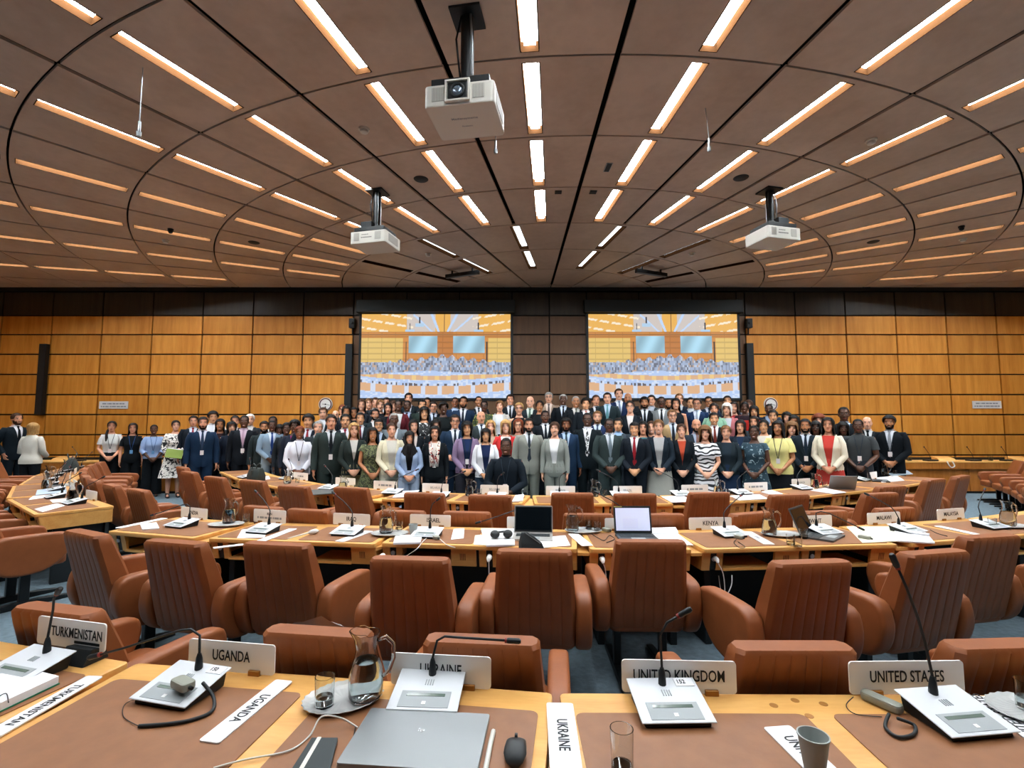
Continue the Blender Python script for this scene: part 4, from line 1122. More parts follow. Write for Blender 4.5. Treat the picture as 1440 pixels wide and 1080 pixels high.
def hand(m, Wr, d, sx, pose):
    """palm, four curled fingers of unequal length and a thumb from the side of the palm"""
    n = Vector((-sx, 0, 0)) if pose in ('side', 'pocket') else Vector((0, 1, -0.2))
    n = (n - d * n.dot(d)).normalized(); s = d.cross(n).normalized()
    thumb_side = 1 if s.dot(Vector((0, -1, 0)) if pose in ('side', 'pocket') else Vector((0, -0.3, 1))) > 0 else -1
    P = Wr + d * 0.088
    rings = []
    for t, w_, h_ in ((-0.015, .023, .019), (0.01, .027, .017), (0.045, .038, .016), (0.08, .041, .015), (0.098, .038, .012)):
        c = Wr + d * t
        rings.append([c + s * (w_ * cos(2 * pi * k / 10)) + n * (h_ * sin(2 * pi * k / 10)) for k in range(10)])
    m.loft(rings)
    curl = 0.5 if pose == 'side' else 0.75
    for i, L in enumerate((.066, .074, .069, .054)):
        b = P + s * thumb_side * (0.029 - i * 0.0195)
        p1 = b + (d * cos(curl * .5) + n * sin(curl * .5)) * L * 0.5
        p2 = p1 + (d * cos(curl * 1.5) + n * sin(curl * 1.5)) * L * 0.5
        m.tube([b - d * 0.02, b, p1, p2], [.0095, .0095, .0088, .007], 8)
    tb = Wr + d * 0.03 + s * thumb_side * 0.03
    t1 = tb + (d * 0.6 + s * thumb_side * 0.65 + n * 0.2).normalized() * 0.035
    t2 = t1 + (d * 0.95 + s * thumb_side * 0.1 + n * 0.3).normalized() * 0.032
    m.tube([tb - d * 0.012, tb, t1, t2], [.012, .012, .0105, .008], 8)

def body_mesh(sex, pose):
    m = MB()
    T = torso_rings(sex)
    zz = [T[0][0] + (T[-1][0] - T[0][0]) * k / 22 for k in range(23)]
    m.loft([ell(*ring_at(T, z), z, 20) for z in zz])
    hs = 1.0 if sex == 'm' else 0.955
    m.loft([ell(rx * hs, ry * hs, yc, z, 20, 2.1) for z, rx, ry, yc in HEAD])
    m.tube([(0, .012, 1.46), (0, .008, 1.60)], .056 if sex == 'm' else .046, 14)
    # nose, brow ridge, lips, ears
    m.loft([ell(.013, .016, -.104 * hs, 1.583, 8), ell(.0155, .024, -.100 * hs, 1.594, 8), ell(.011, .018, -.097 * hs, 1.615, 8), ell(.008, .010, -.095 * hs, 1.642, 8)])
    m.ball((0, -.087 * hs, 1.664), (.052, .014, .011), 12, 6)
    m.ball((0, -.086 * hs, 1.562), (.026, .012, .011), 10, 6)
    m.ball((0, -.066 * hs, 1.527), (.026, .022, .016), 10, 6)
    for sx in (-1, 1):
        m.ball((sx * .0755 * hs, .006, 1.622), (.010, .020, .032), 8, 8)
        m.ball((sx * .044 * hs, -.066 * hs, 1.598), (.022, .020, .022), 8, 6)
        S, E_, Wr, d = pose_arm(pose, sex, sx)
        k = 1.0 if sex == 'm' else 0.84
        m.tube([(sx * 0.09, .005, 1.405), S, S * .5 + E_ * .5, E_, E_ * .6 + Wr * .4, Wr, Wr + d * .02], [.05 * k, .056 * k, .050 * k, .042 * k, .043 * k, .029 * k, .026 * k], 12)
        hand(m, Wr, d, sx, 'side' if pose in ('side',) else pose)
        if pose == 'seated':
            m.tube([(sx * .085, .02, .87), (sx * .10, -.2, .90), (sx * .11, -.44, .90), (sx * .11, -.47, .86), (sx * .11, -.46, .66), (sx * .11, -.44, .47)], [.09, .088, .062, .058, .055, .038], 12)
            m.tube([(sx * .11, -.42, .46), (sx * .115, -.52, .435), (sx * .12, -.62, .43)], [.036, .038, .025], 10)
        else:
            m.tube([(sx * .085, 0, .90), (sx * .092, 0, .78), (sx * .092, -.005, .60), (sx * .09, -.012, .49), (sx * .09, .012, .36), (sx * .09, .012, .20), (sx * .09, .008, .085)], [.09, .084, .066, .054, .056, .043, .036], 12)
            m.tube([(sx * .09, .045, .04), (sx * .092, .0, .05), (sx * .10, -.08, .035), (sx * .105, -.155, .025)], [.033, .036, .034, .022], 10)
    me = m.mesh('body')
    o = bpy.data.objects.new('tmp', me); COL.objects.link(o)
    rm = o.modifiers.new('r', 'REMESH'); rm.mode = 'VOXEL'; rm.voxel_size = 0.0075
    sm = o.modifiers.new('s', 'SMOOTH'); sm.factor = 0.5; sm.iterations = 2
    dc = o.modifiers.new('d', 'DECIMATE'); dc.ratio = 0.24
    dg = bpy.context.evaluated_depsgraph_get(); dg.update()
    out = bpy.data.meshes.new_from_object(o.evaluated_get(dg))
    bpy.data.objects.remove(o); bpy.data.meshes.remove(me)
    out.name = 'body'
    out.polygons.foreach_set('use_smooth', [True] * len(out.polygons))
    return out

# skin with eyes, brows and lips placed by the head's own coordinates; tone from each body
def skin_material():
    m, nt, b = nodes_of('skin')
    oi = N(nt, 'ShaderNodeObjectInfo'); tc = N(nt, 'ShaderNodeTexCoord'); sp = N(nt, 'ShaderNodeSeparateXYZ')
    nt.links.new(tc.outputs['Object'], sp.inputs[0])
    def M(op, a, b_=None, c_=None):
        n = N(nt, 'ShaderNodeMath', operation=op)
        for i, v in enumerate((a, b_, c_)):
            if v is None: continue
            if isinstance(v, (int, float)): n.inputs[i].default_value = v
            else: nt.links.new(v, n.inputs[i])
        return n.outputs[0]
    ax = M('ABSOLUTE', sp.outputs[0]); z = sp.outputs[2]
    front = M('LESS_THAN', sp.outputs[1], -0.055)
    def blob(cx, cz, rx, rz):
        dx = M('DIVIDE', M('SUBTRACT', ax, cx), rx); dz = M('DIVIDE', M('SUBTRACT', z, cz), rz)
        return M('MULTIPLY', M('LESS_THAN', M('ADD', M('MULTIPLY', dx, dx), M('MULTIPLY', dz, dz)), 1.0), front)
    cur = oi.outputs['Color']
    def over(mask, col, fac=1.0):
        nonlocal cur
        mx = N(nt, 'ShaderNodeMix', data_type='RGBA')
        nt.links.new(M('MULTIPLY', mask, fac), mx.inputs['Factor']); nt.links.new(cur, mx.inputs['A'])
        mx.inputs['B'].default_value = col
        cur = mx.outputs['Result']
    over(blob(0.0, 1.5615, .026, .0085), hx('a8504a'), 0.6)
    over(blob(0.0, 1.5615, .021, .0015), hx('40201c'), 0.9)
    over(M('MULTIPLY', blob(0.0, 1.5612, .019, .0042), M('GREATER_THAN', oi.outputs['Random'], 0.45)), hx('f0e8e0'), 0.9)
    over(blob(.032, 1.639, .0155, .0075), hx('e8e0d8'), 0.45)
    over(blob(.032, 1.6395, .0075, .0078), hx('1c1210'))
    over(blob(.033, 1.6475, .018, .0028), hx('1c1210'), 0.85)
    over(blob(.033, 1.665, .021, .0048), hx('241812'), 0.75)
    nt.links.new(cur, b.inputs['Base Color'])
    b.inputs['Roughness'].default_value = 0.5
    b.inputs['Subsurface Weight'].default_value = 0.0
    return m
SKIN = skin_material()
CLOTH = plain('cloth', 'ffffff', 0.85, noise=0.07, scale=120, spec=0.15, objcol=True)
HAIR = plain('hair', 'ffffff', 0.6, noise=0.35, scale=60, stretch=(1, 1, 0.2), spec=0.18, objcol=True)
PR = {'bw': printed('print_floral', 'ece8e0', '1a1a1c', 17, .46, 'noise'), 'curl': printed('print_curl', 'e6e6e8', '1c2024', 5, .36, 'curl'), 'green': printed('print_sari', '6a7048', '2c3020', 26, .5),
      'navy': printed('print_navy', '1c3a48', '9ab4bc', 15, .36), 'lime': printed('print_lime', '2c3c20', 'a8a040', 22, .42), 'bwd': printed('print_dark', '17191c', 'd8d8d8', 16, .40), 'check': printed('print_check', '8b908a', '74787a', 60, .5),
      'stripe': printed('print_stripe', 'f0f0f0', '16181c', 30, .5, 'noise'), 'scarf': printed('print_scarf', 'e8ddd0', 'a03020', 22, .45)}

def inflate(T, d, dd=None):
    return [(z, rx + d, ry + (dd if dd is not None else d), yc) for z, rx, ry, yc in T]

def sleeve(m, sex, pose, sx, r, upto=1.0, pad=0.0):
    S, E_, Wr, d = pose_arm(pose, sex, sx)
    k = 1.0 if sex == 'm' else 0.86
    pts = [Vector((sx * (abs(S.x) - 0.085), .004, 1.395)), S + Vector((-sx * .015, 0, .0 + pad)), S * .72 + E_ * .28, S * .35 + E_ * .65, E_, E_ * .55 + Wr * .45, Wr * 0.985 + E_ * 0.015]
    rad = [.062 * k, .068 * k, .066 * k, .060 * k, .056 * k, .051 * k, .043 * k]
    rad = [q + r for q in rad]
    if upto < 1.0:
        n = max(3, int(round(upto * 7))); pts, rad = pts[:n], rad[:n]; rad[-1] += .008
    m.tube(pts, rad, 12, cap=False)

def jacket_mesh(sex, pose, hem, vneck, closed):
    """jacket: open V at the front edged by lapels, sleeves of the pose"""
    m = MB(); T = inflate(torso_rings(sex), .022 if sex == 'm' else .018)
    shoulder = 0.012
    zz = [hem + (1.475 - hem) * k / 20 for k in range(21)]
    rings = []; edge = []
    for z in zz:
        rx, ry, yc = ring_at(T, z)
        if z < 0.9: rx += (0.9 - z) * 0.12; ry += (0.9 - z) * 0.10
        if 1.36 < z: rx += shoulder
        if z > 1.45: rx = max(rx, .083); ry = max(ry, .078)
        if z > vneck: gap = 0.008 + (z - vneck) / (1.475 - vneck) * 0.062
        elif z < 0.93: gap = 0.004 + (0.93 - z) * 0.12
        else: gap = 0.002
        if not closed: gap += 0.02
        a = math.asin(min(0.9, gap / rx))
        r = ell(rx, ry, yc, z, 24, 2.4, a, 2 * pi - a, False)
        rings.append(r); edge.append((r[0], r[-1]))
    m.loft(rings, False, False, False)
    for side in (0, 1):                           # lapels
        vs_ = []
        sx = 1 if side == 0 else -1
        L = [i for i, z in enumerate(zz) if z >= vneck - 0.02]
        for j, i in enumerate(L):
            e = edge[i][side]; t = j / max(1, len(L) - 1)
            w_ = 0.012 + 0.05 * sin(min(1, t * 1.25) * pi * 0.62) * (0.35 if t > 0.92 else 1)
            rx, ry, yc = ring_at(T, zz[i]); x2 = e[0] + sx * w_
            q = max(0, 1 - (abs(x2) / rx) ** 2.4) ** (1 / 2.4)
            vs_ += [(e[0], e[1] - .004, e[2]), (x2, yc - ry * q - .009, e[2])]
        m.add(vs_, [(2 * j, 2 * j + 1, 2 * j + 3, 2 * j + 2) for j in range(len(L) - 1)])
    for sx in (-1, 1): sleeve(m, sex, pose, sx, 0.004, 1.0, 0.006)
    return m.mesh('jacket', smooth='all')

def top_mesh(sex, pose, sl, neck, hem, blouse=0.0):
    """shirt, blouse or T-shirt; sl = share of the arm that the sleeve covers"""
    m = MB(); T = inflate(torso_rings(sex), .009 + blouse)
    zt = 1.485 if neck == 'high' else (1.455 if neck == 'round' else 1.44)
    zz = [hem + (zt - hem) * k / 18 for k in range(19)]
    rings = []
    for z in zz:
        rx, ry, yc = ring_at(T, z)
        if blouse and z < 1.12: rx += (1.12 - z) * .06; ry += (1.12 - z) * .06
        rings.append(ell(rx, ry, yc, z, 22))
    m.loft(rings, False, False)
    if neck == 'high':
        r0 = .069 if sex == 'm' else .06
        m.loft([ell(r0, r0, .012, 1.475, 22), ell(r0 - .003, r0, .010, 1.512, 22)], False, False)
    if sl > 0:
        for sx in (-1, 1): sleeve(m, sex, pose, sx, 0.0 + blouse, sl)
    return m.mesh('shirt', smooth='all')

def tie_mesh():
    m = MB(); T = inflate(torso_rings('m'), .016); rings = []
    for z, w in ((1.492, .018), (1.47, .024), (1.455, .013), (1.40, .019), (1.28, .027), (1.12, .036), (1.05, .038), (1.01, .004)):
        rx, ry, yc = ring_at(T, z); y = yc - ry - .003
        if z > 1.44: y = -.066 - (1.492 - z) * .35
        rings.append([(-w, y, z), (0, y - .006, z), (w, y, z), (0, y + .008, z)])
    m.loft(rings); return m.mesh('tie', smooth=True)

def trousers_mesh(sex, pose, wide):
    m = MB(); T = inflate(torso_rings(sex), .018)
    m.loft([ell(*ring_at(T, z), z, 20) for z in (.80, .82, .86, .92, .98, 1.04)], True, False)
    for sx in (-1, 1):
        if pose == 'seated':
            m.tube([(sx * .085, .03, .875), (sx * .10, -.2, .905), (sx * .11, -.44, .90), (sx * .11, -.485, .86), (sx * .11, -.47, .66), (sx * .11, -.45, .46)], [.105, .10, .078, .076, .072, .066], 14)
        else:
            k = wide
            m.tube([(sx * .082, 0, .93), (sx * .092, 0, .78), (sx * .094, 0, .60), (sx * .094, -.004, .45), (sx * .095, .004, .25), (sx * .095, .0, .05)], [.108, .104, .086 + k * .02, .074 + k * .035, .070 + k * .05, .068 + k * .06], 14, cap=False)
    return m.mesh('trousers', smooth='all')

def skirt_mesh(hem, flare):
    m = MB(); rings = []
    T = inflate(torso_rings('f'), .012)
    for k in range(13):
        z = 1.07 - (1.07 - hem) * k / 12
        if z > .92: rx, ry, yc = ring_at(T, z)
        else:
            t = (.92 - z) / .4
            rx, ry, yc = .188 + flare * t, .13 + flare * .8 * t, 0
        r = ell(rx, ry, yc, z, 32)
        if k > 5: r = [(p[0] * (1 + .03 * sin(i * pi / 2 + .4) * (k - 5) / 7 * (flare * 10)), p[1] * (1 + .03 * cos(i * pi / 2) * (k - 5) / 7 * (flare * 10)), p[2]) for i, p in enumerate(r)]
        rings.append(r)
    m.loft(rings, False, False); return m.mesh('skirt', smooth='all')

def shoe_mesh(sx, heel):
    m = MB()
    rings = []
    for y, w, h, z0 in ((.06, .022, .06, .0 + heel), (.045, .034, .075, heel), (0, .036, .085, heel * .9), (-.06, .042, .062, heel * .3), (-.13, .044, .045, 0), (-.175, .03, .03, 0), (-.19, .008, .02, 0.004)):
        rings.append([(sx * .1 + w * cos(2 * pi * k / 12), y, z0 + h / 2 + h / 2 * sin(2 * pi * k / 12)) for k in range(12)])
    m.loft(rings)
    if heel > 0: m.box((sx * .1, .045, heel / 2 + .005), (.03, .03, heel + .01))
    else: m.box((sx * .1, -.06, .006), (.075, .22, .012))
    return m.mesh('shoe', smooth=True)

def head_r(z):
    if z < HEAD[0][0]: return (.055, .06, .0)
    for a, b in zip(HEAD, HEAD[1:]):
        if z <= b[0]:
            t = (z - a[0]) / (b[0] - a[0]); return tuple(a[i] + (b[i] - a[i]) * t for i in (1, 2, 3))
    return HEAD[-1][1:]

def hair_mesh(style):
    m = MB(); nc = 40
    th = dict(crop=.006, short=.017, thick=.03, fringe=.012, bun=.014, bob=.026, long=.022, hijab=.020, curly=.04, grey=.016, braid=.016)[style]
    def low(a):
        """lower hem of the hair at azimuth a (0 = front, 180 = back)"""
        d = abs((math.degrees(a) + 180) % 360 - 180)
        if style in ('short', 'thick', 'crop', 'grey'):
            f, s, b = (1.712, 1.615, 1.54) if style != 'crop' else (1.715, 1.63, 1.56)
            if d < 42: return f
            if d < 62: return f + (s - f) * (d - 42) / 20
            if d < 105: return s + .02
            return s + (b - s) * (d - 105) / 75
        if style == 'fringe':
            if d < 62: return None
            return 1.61 if d < 105 else 1.555
        if style in ('bun', 'braid'):
            if d < 40: return 1.715 - d * .0006
            if d < 70: return 1.69 - (d - 40) * .0022
            return 1.62 - (d - 70) * .0006
        if style == 'bob':
            if d < 34: return 1.70
            if d < 62: return 1.70 - (d - 34) * .006
            return 1.50 if d < 120 else 1.49
        if style == 'curly':
            if d < 38: return 1.70
            if d < 62: return 1.69 - (d - 38) * .006
            return 1.47 if d < 130 else 1.46
        if style == 'hijab':
            if d < 36: return 1.69
            return 1.69 - min(1, (d - 36) / 16) * .26
        if d < 40: return 1.712
        if d < 64: return 1.708 - (d - 40) * .0085
        if d < 70: return 1.50
        return 1.36 if d < 125 else 1.30
    nr = 16; grid = []
    for c in range(nc):
        a = 2 * pi * c / nc; zl = low(a); col = []
        full = zl is not None
        zl = zl if full else 1.69
        ztop = 1.7515 + th * (0.75 if style not in ('fringe',) else 0.2)
        for r in range(nr):
            t = r / (nr - 1)
            if full: z = ztop - (ztop - zl) * (1 - cos(t * pi / 2)) if zl > 1.6 else ztop - (ztop - zl) * t ** 1.5
            else: z = ztop - (ztop - zl) * t
            zc = min(z, 1.7495)
            rx, ry, yc = head_r(max(zc, 1.585))
            k = 1.0
            if z > 1.74: k = max(0.0, (ztop - z) / max(1e-6, ztop - 1.74)) ** .5; rx, ry, yc = head_r(1.735); rx *= k; ry *= k
            tt = th * (1.0 if z < 1.73 else k)
            if style in ('short', 'thick', 'grey') and z < 1.66: tt *= max(.35, (z - 1.54) / .12)
            sx_, sy_ = rx + tt, ry + tt
            if z < 1.53:
                q = (1.53 - z) / .2
                if style in ('long', 'hijab', 'curly'): sx_ += .045 * q if style != 'curly' else .03 * q; sy_ += .015 * q
            e = 1.0 + (.05 * sin(c * 2.3 + r * 1.7) if style == 'curly' else .018 * sin(c * 1.9 + r * .6))
            s, co = sin(a), cos(a)
            col.append((sx_ * s * e, yc - sy_ * co * e + (.01 if z < 1.5 else 0), z))
        grid.append(col)
    rings = [[grid[c][r] for c in range(nc)] for r in range(nr)]
    m.loft(rings[::-1], False, True)
    if style == 'bun': m.ball((0, .11, 1.70), (.042, .04, .042), 12, 8)
    if style == 'braid': m.tube([(-.03, .09, 1.6), (-.075, .05, 1.53), (-.085, -.05, 1.46), (-.08, -.105, 1.38), (-.08, -.11, 1.27)], [.03, .03, .027, .026, .014], 10)
    if style == 'hijab':
        m.loft([ell(.085, .09, .0, 1.515, 24), ell(.12, .10, .0, 1.45, 24), ell(.165, .125, -.005, 1.38, 24), ell(.15, .135, -.015, 1.28, 24)], False, False)
        m.loft([ell(.04, .03, -.095, 1.525, 10), ell(.05, .04, -.10, 1.47, 10), ell(.045, .03, -.12, 1.3, 10), ell(.035, .022, -.128, 1.12, 10)])
    return m.mesh('hair', smooth='all')

def beard_mesh():
    m = MB(); nc = 17; rings = []
    for z in (1.51, 1.517, 1.53, 1.55, 1.572, 1.60):
        rx, ry, yc = head_r(max(z, 1.517)); r = []
        for c in range(nc):
            a = radians(-100 + 200 * c / (nc - 1)); d = abs(math.degrees(a))
            zz = z
            if d > 60 and z > 1.56: zz = z + (d - 60) * .0006
            if d < 32 and z > 1.55: zz = 1.547
            r.append(((rx + .007) * sin(a), yc - (ry + .008) * cos(a), zz))
        rings.append(r)
    m.loft(rings, False, False, False)
    # moustache
    m.tube([(-.03, -.083, 1.563), (-.012, -.099, 1.574), (.012, -.099, 1.574), (.03, -.083, 1.563)], [.004, .007, .007, .004], 6)
    return m.mesh('beard', smooth='all')

def glasses_mesh():
    m = MB()
    for sx in (-1, 1):
        pts = [(sx * .034 + .021 * cos(2 * pi * k / 12), -.108, 1.638 + .017 * sin(2 * pi * k / 12)) for k in range(13)]
        m.tube(pts, .0026, 5)
        m.tube([(sx * .055, -.106, 1.643), (sx * .076, -.06, 1.643), (sx * .08, .01, 1.635)], .0022, 5)
    m.tube([(-.013, -.108, 1.643), (.013, -.108, 1.643)], .0026, 5)
    return m.mesh('glasses')

def lanyard_mesh(sex, z1, d):
    m = MB(); T = inflate(torso_rings(sex), d)
    for sx in (-1, 1):
        pts = []
        for k in range(7):
            z = 1.46 - (1.46 - z1) * k / 6; rx, ry, yc = ring_at(T, z)
            x = sx * .062 * (1 - k / 6) + sx * .004
            q = max(0, 1 - (abs(x) / rx) ** 2.4) ** (1 / 2.4)
            pts.append((x, yc - ry * q - .006, z))
        m.tube(pts, .005, 5, flat=.5)
    return m.mesh('lanyard')
def badge_mesh(sex, z1, d):
    m = MB(); T = inflate(torso_rings(sex), d); rx, ry, yc = ring_at(T, z1)
    m.box((0, yc - ry - .012, z1 - .045), (.058, .004, .085)); return m.mesh('badge', .001, 1)

SKINS = {'l': 'd29372', 'f': 'dfa587', 'm': 'b0744c', 'b': '885234', 'd': '54321f', 'a': 'd69b70'}
HC = {'bk': '100d0c', 'dk': '1f1612', 'br': '3c2618', 'lb': '6b4a2c', 'bl': 'a98250', 'gr': '8f8d88', 'wh': 'cfccc4', 'rd': '6a3018'}
def platform(d):
    return 0.0 if d < 9.15 else 0.12 if d < 9.65 else 0.24 if d < 10.15 else 0.38 if d < 10.65 else 0.50
ORDS = {}
def person(spec):
    """x,y of the head top, depth, sex, skin, hair:colour, outfit, colours, extras | label"""
    head_, label = spec.split('|')
    f = [s.strip() for s in head_.split(',')]
    px, py, d = float(f[0]), float(f[1]), float(f[2])
    sex, sk, hs, fit = f[3], f[4], f[5], f[6]
    cols_ = f[7].split('/'); ex = f[8].split() if len(f) > 8 else []
    p = un(px, py, Y=d)
    seated = 'seated' in ex
    floor_z = 0.0 if 'floor' in ex or seated else platform(d)
    hair, hc = (hs.split(':') + ['bk'])[:2]
    extra_h = 0.0
    s = (p.z - floor_z) / (1.757 if hair not in ('thick', 'curly', 'bob', 'hijab') else 1.768)
    if seated: s = 0.99
    pose = 'seated' if seated else 'clasp' if 'clasp' in ex else 'hold' if 'hold' in ex else 'pocket' if 'pocket' in ex else 'side'
    rz = -atan2(p.x, p.y) + radians(random.uniform(-7, 7))
    for e in ex:
        if e.startswith('turn'): rz += radians(float(e[4:]))
    t = thing('person', label.strip(), 'person', (p.x, p.y, floor_z), rz, 'group of delegates posing', s)
    off = (0, 0, 0)
    if seated:
        off = (0, 0, (p.z / s - 1.752))
    def put(name, key, fn, mat, col=None):
        return ob(name, cached(key, fn), mat, t, loc=off, color=col)
    put('body', ('body', sex, pose), lambda: body_mesh(sex, pose), SKIN, SKINS[sk])
    if hair != 'bald': put('hair', ('hair', hair), lambda: hair_mesh(hair), HAIR, HC.get(hc, hc))
    if 'beard' in ex: put('beard', ('beard',), beard_mesh, HAIR, HC.get(hc, '15100e') if hair != 'bald' else '17110e')
    if 'glasses' in ex: put('glasses', ('glasses',), glasses_mesh, BLACK)
    def mat_col(c):
        return (PR[c], None) if c in PR else (CLOTH, c)
    def wear(name, key, fn, c):
        mt, cc = mat_col(c)
        return put(name, key, fn, mt, cc)
    d_out = 0.024
    if fit == 'suit':                                  # jacket / shirt / tie / trousers
        hem, vn = (.80, 1.10) if sex == 'm' else (.86, 1.12)
        if 'vhigh' in ex: vn = 1.24
        wear('jacket', ('jk', sex, pose, hem, vn, 1), lambda: jacket_mesh(sex, pose, hem, vn, True), cols_[0])
        wear('shirt', ('sh', sex, pose, 0, 'high' if sex == 'm' else 'round', .95), lambda: top_mesh(sex, pose, 0, 'high' if sex == 'm' else 'round', .95), cols_[1])
        if len(cols_) > 2 and cols_[2] not in ('', '-'): wear('tie', ('tie',), tie_mesh, cols_[2])
        wear('trousers', ('tr', sex, pose, 0), lambda: trousers_mesh(sex, pose, 0), cols_[3] if len(cols_) > 3 else cols_[0])
    elif fit == 'open':                                # open jacket / top / lower(skirt or trousers)
        wear('jacket', ('jk', sex, pose, .88, 1.0, 0), lambda: jacket_mesh(sex, pose, .88, 1.0, False), cols_[0])
        wear('blouse', ('sh', sex, pose, 0, 'round', .92), lambda: top_mesh(sex, pose, 0, 'round', .92), cols_[1])
        if 'skirt' in ex: wear('skirt', ('sk', .50, .05), lambda: skirt_mesh(.50, .05), cols_[2])
        else: wear('trousers', ('tr', sex, pose, 0), lambda: trousers_mesh(sex, pose, 0), cols_[2])
        d_out = .02
    elif fit in ('shirt', 'short', 'tank', 'blouse'):  # top / lower
        sl = {'shirt': 1.0, 'short': .58, 'tank': 0, 'blouse': .86}[fit]
        nk = 'high' if sex == 'm' or fit == 'shirt' else 'round'
        bl = .012 if fit == 'blouse' or 'loose' in ex else 0.0
        hem = .93 if 'tuck' in ex else .86
        wear('shirt', ('sh', sex, pose, sl, nk, hem, bl), lambda: top_mesh(sex, pose, sl, nk, hem, bl), cols_[0])
        if 'skirt' in ex: wear('skirt', ('sk', .50, .05), lambda: skirt_mesh(.50, .05), cols_[1])
        else:
            wd = 1.0 if 'wide' in ex else 0
            wear('trousers', ('tr', sex, pose, wd), lambda: trousers_mesh(sex, pose, wd), cols_[1])
    elif fit == 'dress':
        sl = .58 if 'sleeves' in ex else 1.0 if 'longsleeves' in ex else 0.45
        hem = .45 if 'midi' not in ex else .32
        wear('dress_top', ('dt', pose, sl), lambda: top_mesh('f', pose, sl, 'v', 1.0, .006), cols_[0])
        wear('skirt', ('sk', hem, .085), lambda: skirt_mesh(hem, .085), cols_[0])
    if 'scarf' in ex:
        def sc():
            m = MB()
            for sx in (-1, 1): m.tube([(sx * .05, .06, 1.49), (sx * .075, -.04, 1.47), (sx * .06, -.125, 1.36), (sx * .045, -.15, 1.2), (sx * .04, -.14, 1.05)], [.02, .03, .036, .04, .036], 8, flat=.4)
            return m.mesh('scarf', smooth='all')
        put('scarf', ('scarf',), sc, PR['scarf'] if len(cols_) < 5 else CLOTH, cols_[4] if len(cols_) > 4 else None)
    if 'badge' in ex or 'bluebadge' in ex:
        z1 = 1.12
        put('lanyard', ('ly', sex), lambda: lanyard_mesh(sex, z1, d_out), CLOTH, '2c4a78' if 'bluebadge' in ex else '28323c')
        put('badge', ('bd', sex), lambda: badge_mesh(sex, z1, d_out), CLOTH, '6a9ac8' if 'bluebadge' in ex else 'e4dcdc')
    if 'shoes' in ex or d < 8.6:
        for sx in (-1, 1):
            if not seated: put('shoe', ('shoe', sx, sex), lambda: shoe_mesh(sx, .035 if sex == 'f' else 0.0), RUBBER)
    return t, p, s
